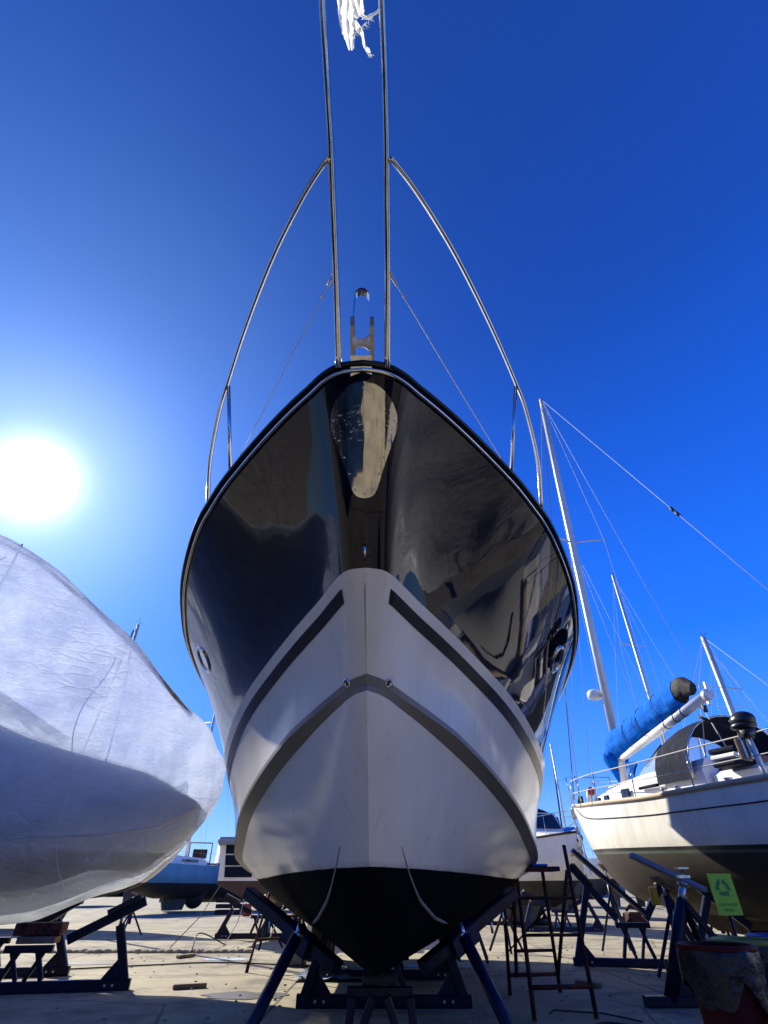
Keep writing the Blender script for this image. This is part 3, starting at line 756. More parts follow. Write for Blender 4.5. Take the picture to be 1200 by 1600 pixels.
# the cream sailing boat on the right, bow away from us
ang=math.atan2(1,-.176)      # bow direction in the ground plane
SB=thing('sailing_boat','cream sailing boat with a blue boom cover, its brown bottom on blue stands','sailing boat',(7.36,6.15,-.215),ang,None,pitch=R(-2.4))
Ls=11.0
rows=hull_sections(Ls,3.2,.62,1.67,2.78,2.46,2.52,full=.55,n=48)
add_hull(SB,rows,'hull_sail')
def rail(sd,dz,r,m,name,off=1.0):
    b=MB(); b.tube([(q[-1][0],sd*q[-1][1]*off,q[-1][2]+dz) for q in rows[2:]],r,6); obj(name,b,m,SB)
for sd in (1,-1):
    rail(sd,.03,.045,'teakpale','toe_rail')
    b=MB(); b.tube([(q[10][0],sd*(q[10][1]+.004),q[10][2]+.05) for q in rows[4:47]],.011,5); obj('cove_line',b,'navycloth',SB)
b=MB(); b.prism([(3.4,.45),(6.2,.45),(7.4,.85),(3.0,.85)],(0,-.09,0),(1,0,0),(0,0,1),(0,1,0),.18); obj('keel',b,'brown',SB)
b=MB(); b.prism([(.5,.6),(1.05,.6),(1.3,1.5),(.6,1.5)],(0,-.035,0),(1,0,0),(0,0,1),(0,1,0),.07); obj('rudder',b,'brown',SB)
b=MB()
def cs(x,w,h,z=2.44): return [(x,-w,z),(x,-w*.97,z+h*.7),(x,-w*.86,z+h),(x,w*.86,z+h),(x,w*.97,z+h*.7),(x,w,z)]
b.grid([cs(4.2,1.0,.05),cs(4.25,1.0,.62),cs(6.4,.98,.56),cs(8.0,.75,.45),cs(9.3,.42,.34),cs(9.6,.2,.1)],smooth=False); ca=obj('coachroof',b,'deckwhite',SB)
for x in (7.9,8.5): 
    b=MB(); b.box((x,.76-(x-7.9)*.2,2.72),(.20,.06,.13),bev=.015); obj('window',b,'glass',ca)
b=MB(); b.box((6.75,.98,2.72),(.30,.05,.17),bev=.015); obj('window',b,'glass',ca)
b=MB(); b.tube([(x,.80-(x-5)*.07,3.08-(x-5)*.04) for x in (5,6,7,8)],.018,6); obj('handrail',b,'teakpale',ca)
b=MB(); b.box((.9,0,2.62),(1.6,2.1,.34),bev=.05); obj('cockpit_coaming',b,'deckwhite',SB)
b=MB(); b.box((4.19,-.1,2.82),(.05,1.5,.62),bev=.01); obj('companionway_board',b,'teak',SB)
# mast: oval section, with fittings
mx=8.22; mz=2.6; mh=13.7
mtop=Vector((mx-.30,0,mz+mh))
b=MB(); b.tube([(mx,0,mz),(mx-.1,0,mz+5),(mx-.2,0,mz+10),mtop],[.105,.105,.10,.075],14); ms=obj('mast',b,'alu',SB)
b=MB(); b.tube([(mx,0,3.75),(mx,0,3.85)],.125,14); b.ell((mx-.06,-.14,3.80),(.05,.06,.06),8,6); obj('mast_collar',b,'rubber',ms)
b=MB(); b.lathe([(0,.16),(.14,.15),(.19,.10),(.20,.02),(.19,-.06),(.10,-.10),(0,-.10)],(mx+.28,.12,5.25),(0,0,1),20); b.box((mx+.16,.04,5.2),(.2,.05,.05)); obj('radar_dome',b,'hullwhite',SB)
for k,w_ in ((.5,1.05),):
    c=Vector((mx-.12,0,mz+7.35))
    for s in (1,-1):
        b=MB(); b.tube([c,c+Vector((-.18,s*w_,.12))],[.032,.02],8); b.ell(c+Vector((-.18,s*w_,.12)),(.03,.03,.04),8,6); obj('spreader',b,'alu',ms)
tips=[c+Vector((-.18,s*1.05,.12)) for s in (1,-1)]
for s,tp in zip((1,-1),tips):
    cb_=Vector((mx-.25,s*1.42,2.50))
    wire(SB,'shroud',[cb_,tp,mtop],.007); wire(SB,'shroud',[cb_+Vector((.45,0,0)),c],.006); wire(SB,'shroud',[cb_-Vector((.5,0,0)),c],.006)
bs_=Vector((.3,.9,2.6)); bj=mtop.lerp(bs_,.62)
wire(SB,'backstay',[mtop,bj,bs_],.007)
b=MB(); d=(bs_-mtop).normalized(); b.tube([bj-d*.16,bj-d*.02],.035,8); b.tube([bj+d*.05,bj+d*.2],.035,8); obj('stay_insulator',b,'rubber',SB)
wire(SB,'forestay',[mtop,(Ls-.1,0,2.95)],.012,'darkrope')
wire(SB,'halyard',[mtop+Vector((.05,.1,-.5)),(mx+.1,.14,3.2)],.005,'rope'); wire(SB,'halyard',[mtop+Vector((.1,-.1,-.5)),(mx+.3,-.3,2.9)],.005,'darkrope')
# boom with stowed sail under a blue cover
b0=Vector((mx-.05,.02,3.62)); b1=Vector((mx-4.15,.55,4.12))
D=(b1-b0).normalized()
b=MB(); b.tube([b0,b0.lerp(b1,.5),b1],[.085,.09,.09],14); bm=obj('boom',b,'hullwhite',SB)
b=MB(); b.tube([b1,b1+D*.12],.10,14); b.box(b1+D*.1+Vector((0,0,.13)),(.06,.05,.2),bev=.01); b.box(b1+D*.02-Vector((0,0,.12)),(.07,.05,.10),bev=.01); obj('boom_end_fitting',b,'alu',bm)
for k in (.62,.72,.80):
    q=b0.lerp(b1,k); b=MB(); b.tube([q-D*.012,q+D*.012],.098,14); obj('strap',b,'navycloth',bm)
def cover(P,rad,m,name,seed):
    P=crm([tuple(p) for p in P],7); n=len(P); b=MB(); rws=[]
    for i,p in enumerate(P):
        t=i/(n-1)*(len(rad)-1); a=int(min(t,len(rad)-2)); r=rad[a]+(rad[a+1]-rad[a])*(t-a)
        d=(Vector(P[min(i+1,n-1)])-Vector(P[max(i-1,0)])).normalized(); sx,up,_=frame_of(d); row=[]
        for j in range(28):
            th=2*math.pi*j/28
            rr=r*(1+.13*noise.noise(Vector((math.cos(th)*1.6,math.sin(th)*1.6,i*.22+seed)))+.035*math.sin(th*9+i*.6))
            row.append(Vector(p)+(sx*math.cos(th)*.72+up*math.sin(th)*1.12)*rr)
        rws.append(row)
    b.grid(rws,closed=True); b.add(rws[0],[tuple(range(28))]); b.add(rws[-1],[tuple(range(27,-1,-1))])
    return obj(name,b,m,SB)
cv=cover([b0+Vector((.10,0,-.50)),b0+Vector((.16,0,-.05)),b0+Vector((.02,0,.30)),b0+D*.7+Vector((0,0,.34)),b0+D*1.7+Vector((0,0,.36)),b0+D*2.7+Vector((0,0,.36)),b0+D*3.35+Vector((0,0,.36))],[.10,.27,.32,.29,.27,.26,.24],'bluecloth','boom_cover',3)
for k in (.9,1.7,2.5):
    b=MB(); q=b0+D*k+Vector((0,0,.33)); sx,up,_=frame_of(D); b.tube([q+(sx*math.cos(a)*.72+up*math.sin(a)*1.12)*.30 for a in [i*2*math.pi/24 for i in range(25)]],.007,5); obj('lacing',b,'darkrope',cv)
cover([b0+D*3.30+Vector((0,0,.38)),b0+D*3.55+Vector((0,0,.40)),b0+D*3.85+Vector((0,0,.26))],[.22,.19,.10],'blackcloth','sail_end',9)
b=MB(); P=[(mx-.95,.35,3.42),(mx-.95,.42,3.0),(mx-1.0,.5,2.62)]
rws=[[(x+.0+u*.17*(1 if i<2 else .6),y+.03*math.sin(u*3+i),z) for u in [k/6*2-1 for k in range(7)]] for i,(x,y,z) in enumerate(crm(P,6))]
b.grid(rws); b.grid([[(x,y-.05,z) for x,y,z in r] for r in rws],flip=True); obj('cover_tail',b,'bluecloth',SB)
for p,q in (((mx-2.4,.35,4.0),(mx-2.5,.5,2.7)),((mx-3.9,.5,4.05),(mx-3.4,.5,2.6)),((mx-3.95,.55,4.02),(mx-4.35,.5,2.65))):
    wire(SB,'mainsheet',[p,q],.011,'rope')
wire(SB,'topping_lift',[b1+Vector((0,0,.1)),mtop],.005,'rope')
for q_,z_ in ((mx-4.0,3.92),(mx-3.45,2.75)):
    b=MB(); b.tube([(q_,.53,z_-.06),(q_,.53,z_+.06)],.04,8); obj('block',b,'rubber',SB)
# spray dodger with clear windows over the companionway
b=MB(); rws=[]
for i in range(9):
    t=i/8; x=6.15-t*1.75; hgt=.55+.55*math.sin(min(1,t*1.3)*math.pi/2); w_=1.02+.05*t
    rws.append([(x,w_*math.cos(a)*(1 if abs(math.cos(a))<.9 else 1),2.75+hgt*math.sin(a)**.75) for a in [math.pi*k/16 for k in range(17)]])
b.grid(rws[3:]); b.grid([[Vector(p)-Vector((0,0,.012)) for p in r] for r in rws[3:]],flip=True); dg=obj('spray_dodger',b,'navycloth',SB)
b=MB(); b.grid(rws[:4]); obj('dodger_front',b,'clearvinyl',dg)
for k in (0,4,8,12,16):
    b=MB(); b.tube([rws[i][k] for i in range(4)],.03,6); obj('dodger_seam',b,'navycloth',dg)
b=MB(); b.tube(rws[8],.018,8); obj('dodger_hoop',b,'steel',dg)
# rails and lines
xs=[.6,2.2,3.9,5.6,7.3,8.9,10.3]
def dk_(x):
    i=min(47,int(x/Ls*48)); return rows[i][-1]
for s in (1,-1):
    for x in xs:
        r=dk_(x); b=MB(); b.tube([(x,s*r[1]*.95,r[2]),(x,s*r[1]*.93,r[2]+.66)],.013,8); b.lathe([(.03,0),(.03,.02),(.015,.04)],(x,s*r[1]*.95,r[2]+.02),(0,0,1),10); obj('stanchion',b,'steel',SB)
    for hh,mm in ((.64,.011),(.34,.009)):
        b=MB(); b.tube([(x,s*dk_(x)[1]*.935,dk_(x)[2]+hh) for x in xs],mm,6); obj('lifeline',b,'rope',SB)
b=MB(); r=dk_(9.8); b.tube([(9.6,r[1]*.9,2.8),(9.7,r[1]*.9,3.40),(11.1,0,3.55),(9.7,-r[1]*.9,3.40),(9.6,-r[1]*.9,2.8)],.015,8); b.tube([(10.6,.25,2.85),(10.7,.25,3.5)],.013,6); obj('pulpit',b,'steel',SB)
for x,m_,rr_ in ((9.0,'red',.10),):
    b=MB(); b.ell((x,.50,2.98),(.05,rr_,rr_),14,8); obj('vent_mouth',b,m_,SB)
    b=MB(); b.tube([(x+.12,.50,2.72),(x+.12,.50,2.92),(x+.05,.50,2.98)],.075,12); obj('vent_cowl',b,'deckwhite',SB)
b=MB(); b.tube([(10.0,.3,2.78),(10.0,.3,2.95)],.08,12); obj('vent_cap',b,'rubber',SB)
for x in (5.0,4.6,3.4,2.6):
    b=MB(); r=dk_(x); b.lathe([(.07,0),(.05,.05),(.05,.10),(.075,.13),(.0,.13)],(x,r[1]*.80,2.50),(0,0,1),14); obj('winch',b,'steel',SB)
b=MB(); b.box((3.4,.7,2.66),(1.6,.35,.3),bev=.05); obj('cockpit_side',b,'deckwhite',SB)
for k in range(3):
    b=MB(); b.box((3.5,.95,2.86+k*.10),(.55,.40,.08),Matrix.Rotation(.06*k,3,'Z'),bev=.03); obj('cushion',b,'hullwhite' if k%2 else 'navycloth',SB)
b=MB(); b.tube([(10.95,0,2.72),(11.12,0,2.70),(11.08,0,2.50)],.05,8); obj('bow_roller',b,'steel',SB)
b=MB(); b.tube([(Ls-.15,.12,2.5),(Ls-.7,.3,1.9),(Ls-.9,.32,1.2)],.008,5); obj('dangling_rope',b,'darkrope',SB)
for x,z in ((7.6,1.42),(6.6,1.30)):
    pass
# outboard motor clamped to the port quarter rail
OB=thing('outboard_motor','small black outboard motor with tiller clamped on the cream sailing boat rail','outboard motor',(5.60,8.35,3.13),R(-150))
tl=Matrix.Rotation(R(14),3,'X')
b=MB(); b.ell((0,.02,.10),(.14,.19,.13),18,12); b.ell((0,.0,.02),(.15,.20,.07),18,8); obj('cowl',b,'blackplastic',OB)
b=MB(); b.tube([(0,.02,-.04),(0,.02,-.16)],[.12,.07],12); b.box((0,-.06,-.10),(.10,.12,.12),bev=.02); obj('powerhead_base',b,'rubber',OB)
b=MB(); b.tube([(0,.0,-.14),(0,.03,-.55),(0,.05,-.80)],[.045,.04,.035],10); lg=obj('leg',b,'alu',OB)
b=MB(); b.ell((0,.02,-.84),(.045,.14,.045),12,8); b.prism([(.06,-.95),(.12,-.93),(.10,-.80),(.0,-.80)],(-.006,0,0),(0,1,0),(0,0,1),(1,0,0),.012); b.box((0,.06,-.74),(.14,.2,.012)); obj('gearcase',b,'alu',lg)
for k in range(3):
    a=k*2.094; b=MB(); b.ell((.07*math.cos(a),-.11,-.84+.07*math.sin(a)),(.05,.012,.035),10,6,Matrix.Rotation(-a,3,'Y')); obj('propeller_blade',b,'rubber',lg)
b=MB(); b.tube([(.02,-.02,-.02),(.10,-.32,.10),(.14,-.46,.20)],.014,8); b.tube([(.125,-.40,.16),(.17,-.56,.27)],.024,10); obj('tiller',b,'rubber',OB)
for s in (1,-1):
    b=MB(); b.box((s*.06,-.10,-.28),(.025,.05,.30),bev=.005); b.tube([(s*.06,-.12,-.36),(s*.06,-.24,-.36)],.009,6); obj('clamp',b,'steel',OB)
b=MB(); b.box((0,-.16,.12),(.10,.01,.02)); obj('white_decal',b,'hullwhite',OB)
b=MB(); b.box((0,-.14,-.30),(.26,.04,.30),bev=.01); single_=obj('mounting_board',b,'wood',OB)

# cradles and stands under the cream sailing boat
cradle_frame('boat_cradle','blue cradle frame with leaning posts under the bow of the cream sailing boat',(4.55,12.0,0),R(-12),1.15,1.32,.25,'cradle_b',keel=.55,lean=.42)
cradle_frame('boat_cradle','blue cradle frame under the middle of the cream sailing boat, right of the lone post',(6.2,10.6,0),R(-12),1.35,1.12,.25,'cradle_b',keel=.5,lean=.5)
NP=thing('boat_stand','heavy dark blue stand post with bright screw top beside the rubbish bins','boat stand',(3.36,8.2,0),0,'tripod boat stands')
b=MB(); b.tube([(0,0,.05),(.40,0,.87),(.404,0,.88),(.46,0,1.0)],[.078,.078,.066,.066],16); obj('post',b,'cradle',NP)
b=MB(); b.tube([(.44,0,.95),(.54,0,1.17)],.05,14); b.lathe([(0,.02),(.075,.02),(.075,0),(0,0)],(.53,0,1.15),(.3,0,1),12); obj('screw',b,'screw',NP)
b=MB(); b.tube([(.53,0,1.15),(.57,0,1.32)],.012,8); b.box((.57,0,1.33),(.14,.10,.02)); b.box((.56,0,1.24),(.16,.05,.03)); obj('pad_plate',b,'screw',NP)
for a in (-.15,.9):
    b=MB(); b.beam((.44+.03*math.cos(a),.03*math.sin(a),.98),(.50+.62*math.cos(a),.62*math.sin(a),.05),.07,.07); obj('brace',b,'cradle',NP)
b=MB(); b.beam((-.30,0,.05),(.75,0,.05),.14,.10); b.prism([(.04,.10),(.34,.10),(.04,.42)],(0,-.02,0),(1,0,0),(0,0,1),(0,1,0),.04); obj('foot',b,'cradle',NP)
for i,(x,y,h_,a,lb) in enumerate(((4.55,10.3,1.02,.3,'thin blue tripod stand just right of the heavy post, under the brown bottom'),(5.9,9.6,.95,1.2,'thin blue tripod stand behind the lime green sign'),(5.2,14.6,1.35,.8,'blue tripod stand under the bow of the cream sailing boat'))):
    jack_stand(lb,(x,y,0),h_,a,m='cradle_b')
# long padded boards leaning under the bilge
b=MB(); b.beam((-.62,0,.46),(.50,0,-.50),.14,.07); p_=single('support_board',b,'cradle_b','long blue board leaning on the bow quarter of the cream sailing boat','board',(4.16,11.5,1.24))
b=MB(); b.beam((-.45,0,.20),(.45,0,-.20),.17,.06); single('support_board',b,'tarp','short grey padded board against the brown bottom above the screw post','board',(4.02,8.85,1.30))
b=MB(); b.box((0,0,0),(.12,.10,.26),bev=.02); single('yellow_fender',b,'yellow','small yellow block hanging under the cream sailing boat','fender',(4.62,10.9,1.02))

# ------------------------------------------------------------------ bins and sign
def ring(r,z,seg=28,ph=0,am=0): return [((r+am*noise.noise(Vector((math.cos(a)*2,math.sin(a)*2,z*6+ph))))*math.cos(a),(r+am*noise.noise(Vector((math.cos(a)*2,math.sin(a)*2,z*6+ph))))*math.sin(a),z) for a in [2*math.pi*i/seg for i in range(seg)]]
for nm,x,y,bm_,rim,lb in (('r',1.74,3.5,'darkred','darkred','dull red rubbish bin with a black liner folded over its rim'),('y',2.10,3.85,'greybag','olive','rubbish bin draped in a black liner with a yellow green rim'),('b',2.48,4.15,'binblue','binblue','blue rubbish bin with a black liner, rightmost of the bins')):
    t=thing('rubbish_bin',lb,'bin',(x,y,0),0,'rubbish bins')
    b=MB(); b.grid([ring(.12,0),ring(.125,.02),ring(.15,.45),ring(.170,.83),ring(.165,.83),ring(.145,.45),ring(.118,.03)],closed=True); obj('body',b,bm_,t)
    b=MB(); b.tube([(.178*math.cos(a),.178*math.sin(a),.86) for a in [2*math.pi*i/32 for i in range(33)]],.014,8,caps=False); obj('rim',b,rim,t)
    b=MB(); b.grid([ring(.06,.70,40,x,.03),ring(.155,.78,40,x,.02),ring(.172,.872,40,x,.004),ring(.186,.865,40,x,.006),ring(.188,.83,40,x,.02),[(px*1.0,py,pz-.10*abs(noise.noise(Vector((px*7,py*7,x))))) for px,py,pz in ring(.186,.79,40,x,.03)],[(px,py,pz-.38*abs(noise.noise(Vector((px*6,py*6,x+2))))) for px,py,pz in ring(.178,.76,40,x,.04)]],closed=True); obj('liner',b,'greybag',t)
    b=MB()
    for k in range(9):
        a=k*2.4; b.ell((.07*math.cos(a),.07*math.sin(a),.76+.02*(k%3)),(.06,.05,.04),10,6,Matrix.Rotation(a,3,'X'))
    obj('rubbish',b,'greybag',t)
SG=thing('recycling_sign','lime green recycling sign board on a thin post behind the bins','sign',(3.05,5.7,0),R(0))
b=MB(); b.box((0,0,1.07),(.215,.008,.30)); bd=obj('board',b,'lime',SG)
b=MB(); b.tube([(0,.03,0),(0,.03,1.1)],.014,8); obj('post',b,'cradle',SG)
for k in range(3):
    a0=R(90+120*k+14); b=MB(); pts=[]
    o=Vector((0,-.0055,1.115)); ro,ri=.066,.034
    # bent triangular arrow: body on a rounded triangle plus a head
    def tri(a,r):
        q=3; sect=(a-R(90))%(2*math.pi/q); f=math.cos(math.pi/q)/math.cos(sect-math.pi/q); return r*(.55+.45*f*1.5)
    n=8
    outer=[(a0-R(4)+R(80)*i/n) for i in range(n+1)]
    poly=[(tri(a,ro)*math.cos(a),tri(a,ro)*math.sin(a)) for a in outer]
    aend=outer[-1]; 
    poly+=[((ro+.012)*math.cos(aend),(ro+.012)*math.sin(aend)),(.05*math.cos(aend+R(27)),.05*math.sin(aend+R(27))),((ri-.010)*math.cos(aend),(ri-.010)*math.sin(aend))]
    poly+=[(tri(a,ri)*math.cos(a),tri(a,ri)*math.sin(a)) for a in outer[::-1]]
    b.prism(poly,o,(1,0,0),(0,0,1),(0,1,0),.0012); obj('recycling_arrow',b,'green',bd)
def text(t,parent,size,loc,m):
    cu=bpy.data.curves.new('lettering','FONT'); cu.body=t; cu.size=size; cu.align_x='CENTER'; cu.extrude=.0005
    tmp=bpy.data.objects.new('tmp',cu); COL.objects.link(tmp)
    me=bpy.data.meshes.new_from_object(tmp.evaluated_get(bpy.context.evaluated_depsgraph_get())); bpy.data.objects.remove(tmp)
    me.materials.clear(); me.materials.append(M[m]); o=bpy.data.objects.new('lettering',me); COL.objects.link(o); o.parent=parent
    o.location=loc; o.rotation_euler=(R(90),0,0)
text('CONTAINER',bd,.030,(0,-.0055,.985),'midgreen'); text('PAPER',bd,.030,(0,-.0055,.945),'midgreen')

# ------------------------------------------------------------------ scaffold trestle on the right, with paint things on its plank
SC=thing('scaffold','rusty tube scaffold trestle with a plank shelf right of the navy yacht','scaffold',(1.9,8.2,0),0)
fl=[Vector((-.33,-.78,0)),Vector((.36,-.66,0))]; ftop=[Vector((-.06-.03,-.30,1.28)),Vector((.32,-.25,1.62))]
bl_=[Vector((-.26,.80,0)),Vector((.40,.86,0))]; btop=[Vector((-.20,.10,1.42)),Vector((.08,.05,1.30))]
def seg(name,p,q,r=.024,m='rust'): 
    b=MB(); b.tube([p,q],r,9); return obj(name,b,m,SC)
W=Vector((1.9,8.2,0))
def w3(name,p,q,r=.024,m='rust'): return seg(name,Vector(p)-W,Vector(q)-W,r,m)
for p,q in (((1.57,7.42,0),(1.655,7.8,1.36)),((2.26,7.55,0),(2.31,7.8,1.56)),((1.64,9.06,0),(1.60,8.45,1.31)),((2.36,9.30,0),(2.15,8.45,1.31)),((2.31,9.1,.18),(2.50,8.5,1.31)),((1.72,8.9,.20),(1.70,8.2,1.30))):
    w3('leg',p,q)
w3('rung',(1.585,7.49,.25),(2.27,7.59,.25),.022); w3('rung',(1.61,7.62,.68),(2.285,7.68,.68),.016); w3('rung',(1.635,7.72,1.02),(2.30,7.73,1.02),.016)
w3('rung',(1.72,8.86,.45),(2.27,9.0,.45),.018); w3('rung',(1.63,9.0,.20),(2.33,9.12,.20),.022,'redpaint')
w3('diagonal_brace',(1.62,8.9,.42),(2.0,8.0,.90),.010)
b=MB(); b.box((.0,-.12,1.315),(.66,.42,.05),bev=.006); obj('plank',b,'rust',SC)
b=MB(); b.tube([(-.1,-.5,.02),(.0,-.3,.02),(.5,-.5,.02),(.75,-.9,.015)],.008,5); obj('trailing_cable',b,'darkrope',SC)
def can(lb,nm,x,y,z,r,h_,m): 
    t=thing(nm,lb,'paint pot' if nm=='paint_pot' else 'bottle',(x,y,z))
    b=MB(); b.lathe([(0,0),(r,0),(r,h_*.9),(r*1.05,h_*.93),(r*1.05,h_),(r*.85,h_*.98),(0,h_*.97)],(0,0,0),(0,0,1),18); obj('body',b,m,t); return t
t=can('dark paint pot with brushes in it on the scaffold plank','paint_pot',1.72,7.98,1.342,.055,.12,'rubber')
for k in range(5):
    b=MB(); a=k*1.3; b.tube([(0,0,.08),(.04*math.cos(a),.04*math.sin(a),.19)],.006,5); obj('brush_handle',b,'wood',t)
t=can('black spray bottle beside the paint pot on the scaffold plank','spray_bottle',1.86,7.99,1.342,.035,.13,'blackplastic')
b=MB(); b.tube([(0,0,.13),(0,0,.17)],.012,8); b.box((-.02,0,.17),(.06,.02,.02)); obj('spray_head',b,'rubber',t)
b=MB(); b.box((0,0,.012),(.20,.12,.024),bev=.008); single('folded_rag',b,'bluecloth','crumpled pale blue rag lying on the scaffold plank','rag',(1.98,7.92,1.342))

# ------------------------------------------------------------------ ladder and blocks on the left of the yacht
LD=thing('step_ladder','rusty steel ladder frame leaning under the dark sailing hull, left of the yacht','ladder',(-1.95,11.4,0),0)
def sg(name,p,q,r,m): 
    b=MB(); b.tube([p,q],r,8); return obj(name,b,m,LD)
sg('rail',(-.32,-.1,0),(.00,-.30,1.28),.020,'rust'); sg('rail',(.52,.5,0),(.50,.30,.72),.020,'rust')
sg('rail',(-.12,.45,.35),(.22,.2,1.05),.012,'alu'); sg('rung',(-.24,-.12,.42),(.52,.5,.42),.018,'rust'); sg('rung',(.1,.3,.72),(.50,.30,.72),.018,'rust')
b=MB(); b.beam((-.325,-.1,0),(-.30,-.11,.14),.05,.05); obj('foot',b,'rust',LD)
b=MB()
cp=[(.22,.6,0),(.20,.5,.78)]
for x_ in (.16,.36): b.beam((x_,.6,0),(x_+.02,.5,.80),.035,.05)
for z_ in (.1,.3,.5,.7): b.beam((.16,.55,z_),(.38,.55,z_),.03,.03)
single('short_ladder',b,'alu','short pale aluminium ladder standing behind the rusty one','ladder',(-2.0,12.4,0))
b=MB(); b.box((0,0,.12),(.42,.34,.24),Matrix.Rotation(.15,3,'Z'),bev=.03); single('concrete_block',b,'concrete_block','squat square concrete block on the ground beside the rusty ladder','block',(-1.63,12.3,0))
for k,(x,y,z,lb) in enumerate(((-1.25,13.2,0,'lower dark timber block of the stack behind the navy yacht front post'),(-1.23,13.22,.34,'upper dark timber block of the stack behind the navy yacht front post'))):
    b=MB(); b.box((0,0,.17),(.55,.5,.34),Matrix.Rotation(.1+.2*k,3,'Z'),bev=.02); single('timber_block',b,'brown',lb,'block',(x,y,z),'stacked timber blocks')

# ------------------------------------------------------------------ the shrink-wrapped boat on the left
WB=thing('wrapped_boat','big boat wrapped in translucent white plastic, lit from behind by the low sun','wrapped boat',(-7,9.8,0))
TOP=[(3.0,2.95),(3.06,3.10),(3.19,3.25),(3.40,3.62),(3.65,3.85),(4.16,4.17),(4.58,4.66),(5.25,5.30),(6.21,6.02),(7.05,6.66),(7.83,7.14),(8.61,7.52),(10,7.7),(13,7.5),(17,6.2)]
BOT=[(3.0,2.50),(3.05,2.34),(3.25,2.01),(3.54,1.63),(3.74,1.47),(4.05,1.2),(4.53,1.05),(4.89,.93),(5.2,.80),(5.5,.70),(7,.60),(12,.6),(17,.8)]
WID=[(3.0,.03),(3.15,.16),(3.5,.36),(4.2,.72),(5.2,1.18),(6.5,1.75),(8,1.95),(12,2.0),(17,1.7)]
def wsec(x,seg=40,inset=0,hull=False):
    zt,zb,w=interp(TOP,x),interp(BOT,x),interp(WID,x)
    yc=10.6-.20*(x-3); H=zt-zb
    out=[]
    n=seg
    prof=[(0,0),(.45,.10),(.80,.26),(.97,.45),(1.0,.52),(.88,.66),(.58,.82),(.25,.94),(0,1)]
    pr=crm([(a,b_) for a,b_ in prof],4)
    L_=[(-a,b_) for a,b_ in pr]+[(a,b_) for a,b_ in pr[::-1][1:-1]]
    for a,b_ in L_:
        z=zb+H*b_
        dn=.05*noise.noise(Vector((x*.9,a*1.5,z*.8)))+.03*noise.noise(Vector((x*3,a*3,z*2.2)))
        # taut ridges where the film is stretched over hull edges and the deck frames
        rg=-.05*abs(math.sin(x*1.15))*(1 if b_>.55 else .15)*min(1,w)
        out.append((-x,yc+a*(w+dn+rg),z+dn*.5))
    return out
b=MB(); xs_=[3.0+14*(i/90)**1.35 for i in range(91)]
sec=[wsec(x) for x in xs_]; b.grid(sec,closed=True); b.add(sec[0],[tuple(range(len(sec[0])))]); b.add(sec[-1],[tuple(range(len(sec[0])-1,-1,-1))])
obj('shrink_wrap',b,'wrap',WB,True)
# the real hull inside the film
b=MB(); rws=[]
for i in range(50):
    x=3.35+13.2*(i/49)**1.2; w=interp(WID,x)*.93-.05; zb=interp(BOT,x)+interp([(3,.05),(4,.15),(5,.42),(17,.45)],x); zg=interp([(3,2.2),(3.5,2.45),(4.1,2.75),(4.8,2.9),(7.5,3.5),(11,3.9),(17,3.9)],x); yc=10.6-.20*(x-3); zb=min(zb,zg-.1)
    row=[]
    for a,f in ((-1,1),(-.97,.8),(-.85,.5),(-.55,.22),(0,0),(.55,.22),(.85,.5),(.97,.8),(1,1)): row.append((-x,yc+a*w,zb+(zg-zb)*f))
    rws.append(row)
b.grid(rws); b.grid([[r[0],r[-1]] for r in rws],flip=True)
M['inner']=banded('hull_inside_wrap',[(0,(.05,.05,.05)),(1.6,(.78,.78,.76))],.5)
obj('hull',b,'inner',WB,True)
b=MB()
for k,x in enumerate((5.2,6.4,7.6,8.8)):
    pass
b.tube([(-x,10.6-.2*(x-3),interp(TOP,x)-.10) for x in (3.8,5.2,6.4,7.6,8.8,10.5,13)],.04,8); obj('ridge_pole',b,'wood',WB,True)
for x in (5.8,8.6):
    b=MB(); yc=10.6-.2*(x-3); b.tube([(-x,yc+.5,2.7),(-x+.5,yc+.1,interp(TOP,x)-.2)],.018,6); obj('support_post',b,'wood',WB,True)
b=MB(); b.grid([[(-x,10.6-.2*(x-3)+a*interp(WID,x)*.55,z) for a in (-1,-.5,0,.5,1)] for x,z in ((5.4,2.8),(6.6,3.7),(8.0,3.9),(12,4.0))]); b.tube([(-5.6,9.6,3.2),(-9,8.9,5.0),(-12,8.2,5.2)],.08,6); obj('superstructure',b,'hullwhite',WB,True)
b=MB(); b.tube([(-x,10.6-.2*(x-3)-interp(WID,x)*.92,interp(BOT,x)+(interp(TOP,x)-interp(BOT,x))*.21) for x in (3.3,3.8,4.5,5.5,7,9)],.014,6); obj('lashing_rope',b,'rope',WB,True)
cradle_frame('boat_cradle','dark cradle frame with one tall gusseted post under the wrapped boat',(-4.85,9.15,0),R(14),1.40,.80,.45,'cradle',keel=.42,lean=.22)
cradle_frame('boat_cradle','dark trestle frame at the left edge under the wrapped boat',(-6.3,10.6,0),R(14),1.30,.80,.45,'cradle',keel=.42,lean=.3)
b=MB(); b.box((0,0,.07),(.62,.34,.14),Matrix.Rotation(.2,3,'Z'),bev=.012); single('keel_block',b,'redpaint','red painted block wedged under the keel of the wrapped boat','block',(-4.95,9.5,.58))
b=MB(); b.box((0,0,.04),(.50,.30,.08),Matrix.Rotation(.2,3,'Z'),bev=.01); single('wood_block',b,'wood','pale wooden block under the red one below the wrapped boat','block',(-4.93,9.48,.49))

